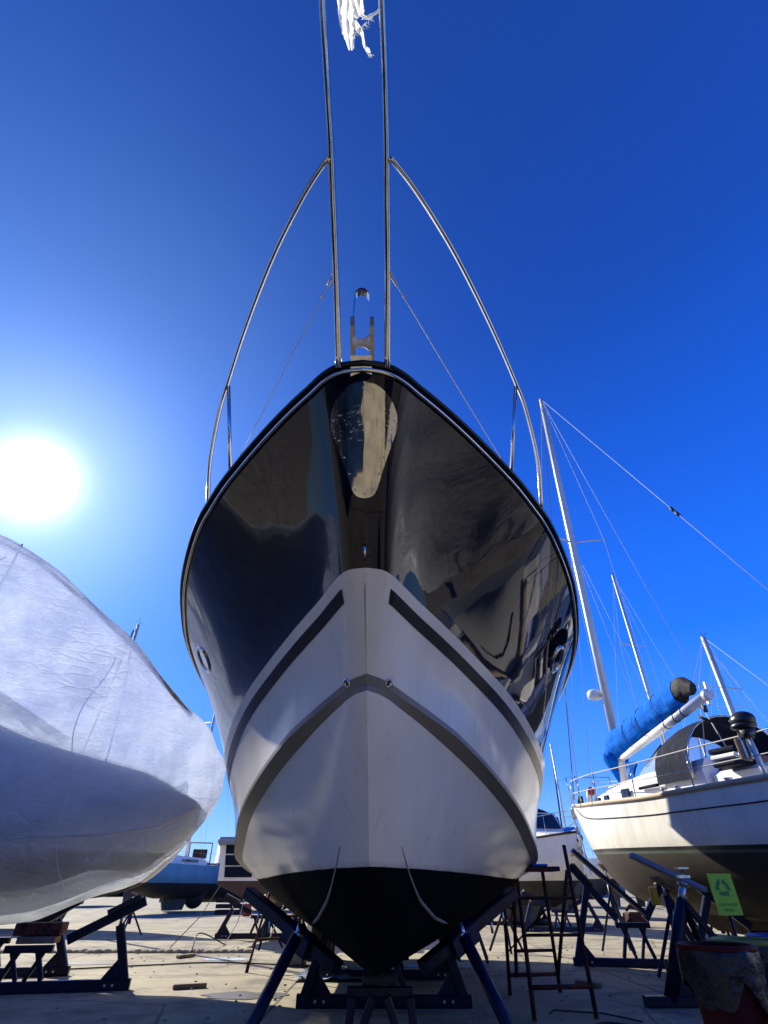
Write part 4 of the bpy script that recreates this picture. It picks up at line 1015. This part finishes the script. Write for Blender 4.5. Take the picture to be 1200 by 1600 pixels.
# welded seams and a loose heat-shrunk flap on the near side of the film
def near(x,z,off=.015):
    best=None
    S=wsec(x); m=min(p[1] for p in S); yc=10.6-.20*(x-3)
    L_=[p for p in S if p[1]<=yc]; L_.sort(key=lambda p:p[2])
    for p,q in zip(L_,L_[1:]):
        if p[2]<=z<=q[2]:
            t=(z-p[2])/max(1e-6,q[2]-p[2]); return Vector((-x,p[1]+(q[1]-p[1])*t-off,z))
    return Vector((-x,m-off,z))
for x,lean in ((5.0,.25),(7.6,.3)):
    b=MB(); z0,z1=interp(BOT,x)+.25,interp(TOP,x)-.35
    P=[near(x+lean*math.sin(i*.5)*.2+lean*i/24,z0+(z1-z0)*i/24,.004) for i in range(25)]
    b.tube(P,.007,6); obj('welded_seam',b,'wrapsolid',WB,True)
for x0,x1,z0,z1,sd_ in ((3.45,4.75,2.15,2.62,1),(5.2,6.3,1.75,2.05,4),(4.4,5.0,1.45,1.62,8)):
    b=MB(); rr=[]
    for i in range(41):
        u=i/40; x=x0+(x1-x0)*u; top=z1-.28*u+.07*noise.noise(Vector((u*9,sd_,0))); bot=z0-.10*u+.13*noise.noise(Vector((u*5,sd_,4)))*1.0
        top=max(top,bot+.01) if 0<i<40 else bot+.005
        rr.append([near(x,bot+(top-bot)*j/8,.008+.035*(j/8)*abs(noise.noise(Vector((u*7,j*.3,sd_))))) for j in range(9)])
    b.grid(rr); obj('loose_flap',b,'wrap',WB,True)
# second hull behind it, on a boxy keel
B2=simple_yacht('sailing_boat','pale sailing boat on a square dark keel behind the wrapped boat',(-16.6,24.4,0),R(-20),L=10.5,B=3.1,mast=9,hullm='hull_c',zk=.85,zwl=1.3,zd=2.2,mast_t=.5,fin=True,cat='sailing boat')
B3=simple_yacht('sailing_boat','light blue sailing boat whose slim mast stands between wrapped boat and navy yacht',(-14.2,34,0),R(70),L=10,B=3.1,mast=12.5,hullm='hull_d',mast_t=.5,mr=.10,rake=-.02)
# ------------------------------------------------------------------ motor cruisers and work boats
def motorboat(name,label,cat,loc,rz,L,B,zk,zwl,zd,hullm,cab='hullwhite',cabx=(.3,.66),cabh=1.3,fly=False,bimini=None,group=None,rails=True,z_b=.5,stripe=None):
    t=thing(name,label,cat,loc,rz,group)
    rws=[]
    for i in range(33):
        u=i/32; x=L*u; w=B/2*(1 if u<.5 else (1-((u-.5)/.5)**2.6)); w=max(w,.02)
        zs=zd+z_b*max(0,(u-.3)/.7)**1.5; kk=zk+(zs-zk-.3)*max(0,(u-.72)/.28)**2.2; cz=zk+.5+(zs-zk-.9)*.55*max(0,(u-.4)/.6)**1.7
        cz=max(cz,kk+.02); wc=w*(.92-.25*max(0,(u-.5)/.5))
        rws.append([(x,0,kk),(x,wc*.5,kk+(cz-kk)*.45),(x,wc,cz),(x,wc+.03,cz+.02),(x,(wc+w)/2-.02,(cz+zs)/2),(x,w,zs)])
    b=MB(); full=[[(x,-y,z) for x,y,z in r[::-1]]+[(x,y,z) for x,y,z in r[1:]] for r in rws]
    b.grid(full); b.add(full[0],[tuple(range(len(full[0])))]); obj('hull',b,hullm,t)
    b=MB(); b.grid([[(r[-1][0],r[-1][1]*c*.98,r[-1][2]+.06*(1-c*c)) for c in (-1,-.5,0,.5,1)] for r in rws],flip=False); obj('deck',b,'deckwhite',t)
    b=MB(); b.tube([r[-1] for r in rws],.04,6); obj('rub_rail',b,'rubber',t); b=MB(); b.tube([(r[-1][0],-r[-1][1],r[-1][2]) for r in rws],.04,6); obj('rub_rail',b,'rubber',t)
    x0,x1=cabx[0]*L,cabx[1]*L; w=B*.40
    b=MB()
    def cs(x,k,h): return [(x,-w*k,zd),(x,-w*k*.95,zd+h*.5),(x,-w*k*.82,zd+h),(x,w*k*.82,zd+h),(x,w*k*.95,zd+h*.5),(x,w*k,zd)]
    b.grid([cs(x0,1,.1),cs(x0+.05,1,cabh),cs((x0+x1)/2,1,cabh),cs(x1-.7,.95,cabh*.92),cs(x1,.85,cabh*.42),cs(x1+L*.16,.45,.35),cs(x1+L*.18,.3,.1)],smooth=False); c=obj('cabin',b,cab,t)
    for s in (1,-1):
        b=MB(); b.box(((x0+x1)/2-.2,s*w*.915,zd+cabh*.70),((x1-x0)*.7,.05,cabh*.26),Matrix.Rotation(s*.22,3,'X'),bev=.015); obj('window',b,'glass',c)
    b=MB(); b.prism([(x1-.62,cabh*.86),(x1-.08,cabh*.48),(x1-.06,cabh*.48+.03),(x1-.6,cabh*.86+.03)],(0,-w*.68,zd),(1,0,0),(0,0,1),(0,1,0),w*1.36); obj('windscreen',b,'glass',c)
    if fly:
        b=MB(); b.box(((x0+x1)/2-.4,0,zd+cabh+.28),((x1-x0)*.75,w*1.7,.5),bev=.12); obj('flybridge',b,cab,t)
        b=MB(); b.box(((x0+x1)/2-.6,0,zd+cabh+2.05),((x1-x0)*.9,w*1.9,.12),bev=.05); ht=obj('hardtop',b,cab,t)
        for s in (1,-1):
            for x in (x0+.5,x1-1.3):
                b=MB(); b.tube([(x,s*w*.8,zd+cabh+.4),(x-.2,s*w*.8,zd+cabh+2.0)],.03,8); obj('hardtop_leg',b,'steel',ht)
        for k in range(3):
            b=MB(); b.tube([((x0+x1)/2-1.5+k*.3,-w*.8,zd+cabh+2.18),((x0+x1)/2-1.5+k*.3,-w*.8,zd+cabh+3.4)],.012,5); obj('aerial',b,'hullwhite',ht)
    if bimini:
        b=MB(); rr=[]
        for i in range(7):
            x=x0-.3+(x1-x0)*.75*i/6; rr.append([(x,w*math.cos(a),zd+cabh*.55+(.75+.25*math.sin(i/6*math.pi))*math.sin(a)**.6) for a in [math.pi*k/12 for k in range(13)]])
        b.grid(rr); obj('canopy',b,bimini,t)
        b=MB(); b.box((x0+.6,0,zd+cabh+.55),(.5,.5,.45),bev=.05); obj('canopy_box',b,'navycloth',t)
    if rails:
        for s in (1,-1):
            b=MB(); idx=range(14,33,3); b.tube([(rws[i][-1][0],s*rws[i][-1][1]*.93,rws[i][-1][2]+.62) for i in range(14,33,2)]+[(L-.05,0,rws[-1][-1][2]+.62)],.014,6); rl=obj('bow_rail',b,'steel',t)
            for i in idx:
                b=MB(); b.tube([(rws[i][-1][0],s*rws[i][-1][1]*.93,rws[i][-1][2]),(rws[i][-1][0],s*rws[i][-1][1]*.93,rws[i][-1][2]+.62)],.010,5); obj('stanchion',b,'steel',rl)
    return t
MC=motorboat('motor_cruiser','white motor cruiser with dark bottom and lavender canopy, between the navy yacht and cream boat','motor cruiser',(4.35,29.3,0),math.atan2(-9.2,2.0),9.6,3.3,.60,1.42,2.30,'hull_a',cabh=1.35,cabx=(.38,.74),bimini='tarp',z_b=.35)
b=MB(); b.prism([(3.2,.10),(5.6,.10),(6.6,.8),(2.6,.8)],(0,-.08,0),(1,0,0),(0,0,1),(0,1,0),.16); obj('keel',b,'rubber',MC)
b=MB(); b.tube([(9.5,0,2.65),(9.8,0,2.62),(9.75,0,2.2)],.03,6); b.tube([(9.35,-.2,2.0),(9.75,0,2.2),(9.35,.2,2.0)],.045,6); obj('anchor',b,'steel',MC)
cradle_frame('boat_cradle','blue cradle frame below the white motor cruiser, behind the rusty scaffold',(5.9,21.6,0),0,1.35,.85,.3,'cradle_b',keel=.5)
cradle_frame('boat_cradle','rust stained far cradle frame below the white motor cruiser',(5.2,25.5,0),0,1.3,.85,.3,'rust',keel=.5)
FB=motorboat('flybridge_cruiser','tall white flybridge cruiser with hardtop at the right edge, beyond the outboard motor','motor cruiser',(23.4,22.6,.2),R(188),11,3.8,.7,1.6,3.0,'hullwhite',cabx=(.2,.62),cabh=1.9,fly=True,z_b=.7)
# the boat with dark panels behind the navy yacht on the left
NB=motorboat('stern_drive_boat','white boat with dark navy panels and brown bottom, half hidden left of the navy yacht','motor boat',(-3.1,17.2,0),R(84),8.5,3.2,.70,1.30,2.15,'hull_c',cabh=.9,cabx=(.2,.6),rails=False)
for k in range(3):
    b=MB(); z0=1.38+.27*k; b.prism([(1.32+.03*k-.06*0,z0),(.55+.03*k,z0),(.55+.03*k,z0+.24),(1.35+.03*k,z0+.24)],(-.03,0,0),(0,1,0),(0,0,1),(1,0,0),.02); obj('dark_panel',b,'navycloth',NB)
b=MB(); b.box((-.02,.95,2.22),(.5,1.3,.18),bev=.08); obj('stern_cushion',b,'tarp',NB)
cradle_frame('boat_cradle','blue cradle frame under the boat with dark panels, behind the rusty ladder',(-3.5,18.6,0),0,1.25,.75,.3,'cradle',keel=.45)
jack_stand('blue tripod stand under the boat with dark panels, nearer than its cradle',(-2.75,15.4,0),.75,.4)
for i,(a,b_,lb) in enumerate((((-4.4,17.0,1.2),(-5.0,15.6,.01),'thin rope hanging from the dark panelled boat down to the kerb'),((-3.7,17.0,.95),(-3.9,16.2,.01),'short pale rope end hanging under the dark panelled boat'))):
    w_=MB(); w_.tube([a,((a[0]+b_[0])/2+.08,(a[1]+b_[1])/2,(a[2]+b_[2])/2-.05),b_],.010,5); single('hanging_rope',w_,'rope' if i else 'darkrope',lb,'rope')
# faded blue work boat far left
FBt=motorboat('work_boat','faded light blue work boat with dark bottom, far off between wrapped boat and navy yacht','work boat',(-14.4,41,0),R(20),10.5,3.8,.45,1.3,2.45,'hull_d',cab='deckwhite',cabx=(.30,.55),cabh=1.3,z_b=.4,rails=False)
b=MB(); b.tube([(1.2,-1.6,2.5),(1.2,-1.6,3.6),(2.6,-1.6,3.6),(2.6,-1.6,2.5)],.04,6); b.box((1.9,-1.5,3.0),(.9,.1,.5)); obj('net_frame',b,'rust',FBt)
b=MB(); b.lathe([(0,-.15),(.55,-.15),(.6,0),(.55,.15),(0,.15)],(2.0,-1.95,.75),(0,1,0),20); single_w=obj('wheel',b,'rubber',FBt)
# boats standing further off, their masts in view
far=[
 ('boat whose bare mast rises right of the cream boat mast, dark halyard beside it',(12.2,31.5,0),R(-80),10,3.0,13.4,'hull_b',None),
 ('boat whose short bare mast ends low beside the outboard motor',(9.3,20.6,0),R(-80),9,2.8,5.3,'hull_c',None),
 ('boat whose mast tip shows above the flybridge cruiser',(17.9,33.5,0),R(-85),10,3.0,9.6,'hull_a',None),
 ('boat with a furled navy jib seen past the navy yacht right side',(11.5,30.3,0),R(117),9.5,3.0,12.5,'hull_b','navycloth'),
 ('boat with thin pale mast behind the white motor cruiser',(10.3,44,0),R(110),10,3.0,13.5,'hull_a',None),
 ('boat with dark blue furled jib farthest behind the white motor cruiser',(10.5,52,0),R(95),10.5,3.2,15.5,'hull_b','navycloth'),
]
for lb,loc,rz,L_,B_,mh_,hm,fu in far:
    simple_yacht('sailing_boat','sailing '+lb,loc,rz,L_,B_,mh_,hm,furl=fu,mr=.085,group='sailing boats laid up beyond')
more=[('far row, hull seen below the cream boat bow',(15,47,0),R(80),'hull_a'),('far row, blue bottomed hull right of centre',(22,46,0),R(95),'hull_b'),('far row, right edge of the yard',(30,47,0),R(85),'hull_c'),
 ('far row, left of the faded blue work boat',(-25,50,0),R(100),'hull_a'),('far row, just right of the faded blue work boat',(-9.5,58,0),R(95),'hull_c'),('far row, straight behind the navy yacht keel',(-1.5,60,0),R(85),'hull_b'),('far row, behind the rusty scaffold',(4.5,62,0),R(92),'hull_a')]
for lb,loc,rz,hm in more:
    simple_yacht('sailing_boat','small sailing boat in the '+lb,loc,rz,9.5,3,random.uniform(10,12),hm,furl=random.choice([None,'navycloth']),mr=.08,group='sailing boats laid up beyond')
# off to the sides, where the polished hull mirrors them
def wrapped_copy(label,loc,rz,sc=1):
    c=thing('wrapped_boat',label,'wrapped boat',loc,rz,'wrapped boats along the row'); b=MB()
    rr=[]
    for i in range(25):
        u=i/24; w=1.9*(math.sin(math.pi*min(1,u*.9+.1))**.5); zt=3.4+1.9*math.sin(math.pi*min(1,u*.8+.12)); zb=.7+1.4*max(0,(u-.75)/.25)**2
        rr.append([(11*u,a*w*(1+.04*math.sin(u*30)),zb+(zt-zb)*f) for a,f in ((0,0),(.8,.22),(1,.5),(.85,.68),(.3,.92),(0,1),(-.3,.92),(-.85,.68),(-1,.5),(-.8,.22))])
    b.grid(rr,closed=True); b.add(rr[0],[tuple(range(10))]); b.add(rr[-1],[tuple(range(9,-1,-1))]); obj('shrink_wrap',b,'wrapsolid',c)
    return c
wrapped_copy('boat in white shrink wrap to the right, outside the view beyond the bins',(10.8,6.2,0),R(-82))
M['hull_n']=banded('navy_hull_dark_bottom',[(0,(.02,.01,.01)),(1.45,(.012,.016,.035))],.25)
M['greycab']=mat('grey_cabin_paint',(.16,.17,.19),.4)  # for unseen cruisers added to shade the ground and darken the yacht's reflections
motorboat('motor_cruiser','nearest added navy hulled cruiser left of the viewpoint, unseen, shading the ground behind it','motor cruiser',(-15.0,-3.4,0),R(10),11.5,3.9,.6,1.5,3.1,'hull_n',cab='greycab',cabx=(.25,.72),cabh=2.0,fly=True,group='added dark cruisers behind the viewpoint')
motorboat('motor_cruiser','middle added navy hulled cruiser behind the viewpoint, unseen, shading the ground there','motor cruiser',(-13.5,-8.4,0),R(8),12,3.9,.6,1.5,3.1,'hull_n',cab='greycab',cabx=(.25,.75),cabh=2.0,fly=True,group='added dark cruisers behind the viewpoint')
motorboat('motor_cruiser','farthest added navy hulled cruiser behind the viewpoint, unseen, shading the ground there','motor cruiser',(-9.5,-13.8,0),R(4),12,3.9,.6,1.5,3.1,'hull_n',cab='greycab',cabx=(.25,.75),cabh=2.0,fly=True,group='added dark cruisers behind the viewpoint')
motorboat('motor_cruiser','navy hulled cruiser right of and behind the viewpoint, out of the picture','motor cruiser',(9.5,-13.5,0),R(112),11.5,3.9,.6,1.5,3.1,'hull_n',cab='greycab',cabx=(.25,.75),cabh=2.0,group='added dark cruisers behind the viewpoint')

# ------------------------------------------------------------------ small things on the ground
b=MB(); 
for i in range(60):
    x=-13+i*.17; b.ell((x,14.6+.12*noise.noise(Vector((x*2,0,0))),.01),(.13,.10+.03*random.random(),.035+.03*random.random()),8,5)
single('broken_kerb',b,'rubble','low crumbling concrete kerb strip across the yard behind the rusty ladder','kerb')
def cable(P,lb,m='darkrope',r=.012):
    b=MB(); b.tube(crm(P,8),r,6); single('ground_cable',b,m,lb,'cable')
cable([(-9,10.9,.015),(-6,11.4,.015),(-4.2,12.2,.015),(-3.0,12.6,.015),(-1.0,11.9,.015),(.6,11.2,.015)],'long dark cable lying across the lit concrete under the wrapped boat and yacht')
cable([(-4.6,14.9,.015),(-4.1,14.2,.015),(-4.25,15.2,.3),(-3.9,16.4,.015)],'loose dark cable looped over the kerb strip',r=.014)
cable([(2.6,7.0,.015),(2.3,7.25,.015),(2.1,7.1,.015),(2.4,6.95,.015),(3.2,7.0,.015),(4.4,6.7,.015)],'thin dark cable curled on the shaded concrete at the scaffold foot',r=.010)
def blob(x,y,rx,ry,seed,m,name,lb,cat_,z=.006,kind=None):
    b=MB(); n=40; P=[(x,y,z)]+[(x+rx*math.cos(a)*(1+.45*noise.noise(Vector((math.cos(a)*2,math.sin(a)*2,seed)))),y+ry*math.sin(a)*(1+.45*noise.noise(Vector((math.cos(a)*2,seed,math.sin(a)*2)))),z) for a in [2*math.pi*i/n for i in range(n)]]
    b.add(P,[(0,1+i,1+(i+1)%n) for i in range(n)]); return single(name,b,m,lb,cat_)
blob(-3.1,13.3,.50,.22,3,'puddle','paint_spill','pale blue white paint spill on the concrete by the kerb','spill')
TP=MB(); rws=[]
for i in range(25):
    rws.append([(-1.35+1.5*i/24,10.2+.95*j/14+.08*noise.noise(Vector((i*.2,j*.3,5))),.03+.10*abs(noise.noise(Vector((i*.28,j*.35,1))))) for j in range(15)])
TP.grid(rws); single('tarpaulin',TP,'tarp','crumpled grey blue tarpaulin on the ground behind the yacht front stand','tarpaulin')
# odds and ends scattered far off
for i,(x,y,sx,sy,sz_,m,nm,lb) in enumerate((
 (9.3,24,.7,.6,.5,'rust','engine_block','rusty heap of engine parts on the ground right of the motor cruiser keel'),
 (6.0,25.5,1.0,.7,.06,'rubber','tyre','flat dark tyre lying in front of the rusty engine parts'),
 (-7.0,33.,.5,.5,.6,'red','fuel_can','small red container on the far ground left of the yacht'),
 (-8.6,36.,1.4,.8,.7,'cradle','crate','dark crate beneath the far light blue work boat'))):
    t=MB()
    if nm=='tyre': t.lathe([(.28,-.08),(.42,-.10),(.48,0),(.42,.10),(.28,.08),(.26,0),(.28,-.08)],(0,0,.11),(0,0,1),24)
    elif nm=='engine_block':
        t.box((0,0,.26),(sx,sy,.36),bev=.05); t.tube([(-.3,0,.5),(-.1,.1,.62),(.25,0,.48)],.06,8); t.ell((.3,.1,.35),(.2,.18,.2),10,7); t.tube([(-.4,.2,.1),(-.5,-.2,.4)],.03,6)
    elif nm=='fuel_can':
        t.box((0,0,.27),(.4,.22,.5),bev=.05); t.tube([(-.12,0,.52),(0,0,.60),(.12,0,.52)],.02,6); t.tube([(.14,0,.5),(.18,0,.6)],.03,8)
    else:
        for k in range(3): t.box((0,-sy/2,.12+.25*k),(sx,.03,.18)); t.box((0,sy/2,.12+.25*k),(sx,.03,.18)); t.box((sx/2,0,.12+.25*k),(.03,sy,.18)); t.box((-sx/2,0,.12+.25*k),(.03,sy,.18))
        t.box((0,0,.03),(sx,sy,.05))
    single(nm,t,m,lb,nm.replace('_',' '),(x,y,0))
# far sheds and trees closing the yard
SH=thing('boat_shed','long low grey shed far off beyond the yard','shed',(8,120,0))
b=MB(); b.box((0,0,1.6),(70,14,3.2)); obj('wall',b,'shed',SH)
b=MB(); b.prism([(-7.5,3.2),(7.5,3.2),(0,4.9)],(-35.5,0,0),(0,1,0),(0,0,1),(1,0,0),71); obj('roof',b,'tarp',SH)
b=MB()
for i in range(900):
    x=-150+random.random()*120; y=125+random.random()*12; h_=1.5+2.2*abs(noise.noise(Vector((x*.12,0,3))))+random.random()*1.2
    z=random.random()*h_+.2; q=Vector((x,y,z)); r_=.6+random.random()*.9
    b.ell(q,(r_,r_,r_*.8),6,4)
tl_=obj('far_woodland',b,'treeline'); tl_['kind']='stuff'; tl_['label']='low dark belt of trees along the far left edge of the yard'; tl_['category']='woodland'

for x,y,h_,a,lb in ((-1.75,13.6,.85,.3,'thin tripod stand under the navy yacht, behind the concrete block'),(1.75,12.8,.85,.9,'thin tripod stand under the navy yacht, seen through the scaffold'),(-.75,15.5,.5,.2,'low tripod stand under the keel far behind the tarpaulin'),(2.7,14.6,.95,.5,'thin tripod stand between the scaffold and the motor cruiser cradle')):
    jack_stand(lb,(x,y,0),h_,a)
blob(-1.8,9.0,.55,.30,9,'oil','oil_stain','dark oil stain on the lit concrete left of the yacht stand','stain')
blob(1.0,12.2,.9,.35,12,'oil','oil_stain','wide dark oil stain on the concrete beyond the scaffold','stain')
blob(-5.6,12.6,.8,.25,15,'oil','oil_stain','dark damp stain under the wrapped boat','stain')
b=MB()
for i in range(260):
    x=random.uniform(-6,5); y=random.uniform(6.4,16); r_=random.uniform(.006,.022)
    b.ell((x,y,r_*.3),(r_*1.4,r_,r_*.6),5,3)
gt=obj('grit',b,'concrete_block'); gt['kind']='stuff'; gt['label']='loose grit and small stones scattered over the concrete yard'; gt['category']='grit'
for i,(x,y,a,lb) in enumerate(((-2.7,9.6,.4,'short timber offcut on the sunlit concrete near the yacht stand'),(2.9,9.8,2.0,'timber offcut lying behind the scaffold foot'),(-4.0,13.6,1.1,'grey timber offcut beside the kerb'))):
    b=MB(); b.box((0,0,.03),(.45,.10,.05),bev=.008); single('timber_offcut',b,'wood',lb,'offcut',(x,y,0),'timber offcuts',rz=a)

for x,y,h_,a,lb in ((6.9,13.4,1.1,.4,'blue tripod stand under the far bilge of the cream sailing boat'),(7.6,16.5,1.2,1.4,'blue tripod stand beyond the bow of the cream sailing boat'),(8.5,11.0,1.0,.9,'blue tripod stand beside the keel of the cream sailing boat'),(-7.6,19.5,.8,.6,'dark tripod stand beyond the kerb below the wrapped boat')):
    jack_stand(lb,(x,y,0),h_,a,m='cradle_b')
# ------------------------------------------------------------------ camera, sky, sun
cam=bpy.data.objects.new('camera',bpy.data.cameras.new('camera')); COL.objects.link(cam)
cam.location=(0,0,1.1); cam.rotation_euler=(R(90+36.6),0,0)
cam.data.sensor_fit='VERTICAL'; cam.data.sensor_height=36; cam.data.lens=36*795/1600
cam.data.clip_start=.05; cam.data.clip_end=5000
scene.camera=cam
sd=Vector((-.692,.765,.647)).normalized()
el=math.asin(sd.z)
L=bpy.data.lights.new('sun','SUN'); L.energy=5.0; L.angle=R(.5); L.color=(1,.93,.80)
lo=bpy.data.objects.new('sun',L); COL.objects.link(lo); lo.rotation_euler=sd.to_track_quat('Z','Y').to_euler()
w=bpy.data.worlds.new('World'); scene.world=w; w.use_nodes=True; nt=w.node_tree
bg=nt.nodes['Background']; sky=nt.nodes.new('ShaderNodeTexSky'); sky.sky_type='NISHITA'; sky.sun_disc=False
sky.sun_elevation=el; sky.sun_rotation=math.atan2(sd.x,sd.y); sky.altitude=0; sky.air_density=1.0; sky.dust_density=.6; sky.ozone_density=4
hs=nt.nodes.new('ShaderNodeHueSaturation'); hs.inputs['Saturation'].default_value=1.35; hs.inputs['Value'].default_value=1.0
nt.links.new(sky.outputs[0],hs.inputs['Color'])
tc=nt.nodes.new('ShaderNodeTexCoord'); sz_=nt.nodes.new('ShaderNodeSeparateXYZ'); nt.links.new(tc.outputs['Generated'],sz_.inputs[0])
gr=ramp(nt,sz_.outputs['Z'],[(0,(.034,.058,.095)),(.06,(.020,.046,.105)),(.16,(.0065,.028,.105)),(.35,(.0015,.0165,.096)),(.60,(.0010,.0095,.064)),(.80,(.0009,.0058,.039)),(1,(.0009,.0042,.027))])
vm=nt.nodes.new('ShaderNodeVectorMath'); vm.operation='SCALE'; nt.links.new(gr,vm.inputs[0]); vm.inputs['Scale'].default_value=74
skm=mixc(nt,.92,hs.outputs[0],vm.outputs[0])
# forward-scattered aureole round the sun, a function of the true sky direction
tc=nt.nodes.new('ShaderNodeTexCoord'); dt=nt.nodes.new('ShaderNodeVectorMath'); dt.operation='DOT_PRODUCT'
nt.links.new(tc.outputs['Generated'],dt.inputs[0]); dt.inputs[1].default_value=sd
d=math_n(nt,'MAXIMUM',dt.outputs['Value'],0)
a1=math_n(nt,'MULTIPLY',math_n(nt,'POWER',d,9),1.45)
a2=math_n(nt,'MULTIPLY',math_n(nt,'POWER',d,70),2.6)
a3=math_n(nt,'ADD',math_n(nt,'MULTIPLY',math_n(nt,'POWER',d,700),11),math_n(nt,'MULTIPLY',math_n(nt,'POWER',d,4000),120))
def scl(col,f):
    n=nt.nodes.new('ShaderNodeVectorMath'); n.operation='SCALE'; n.inputs[0].default_value=col; nt.links.new(f,n.inputs['Scale']); return n.outputs[0]
def vadd(p,q):
    n=nt.nodes.new('ShaderNodeVectorMath'); n.operation='ADD'; nt.links.new(p,n.inputs[0]); nt.links.new(q,n.inputs[1]); return n.outputs[0]
cm=vadd(vadd(scl((.45,.92,1.30),a1),scl((.75,.95,1.1),a2)),scl((1,1,.95),a3))
ad=nt.nodes.new('ShaderNodeVectorMath'); ad.operation='ADD'
nt.links.new(skm,ad.inputs[0]); nt.links.new(cm,ad.inputs[1])
nt.links.new(ad.outputs[0],bg.inputs['Color']); bg.inputs['Strength'].default_value=.10
scene.view_settings.view_transform='Standard'; scene.view_settings.look='None'
scene.view_settings.exposure=.78; scene.view_settings.gamma=1
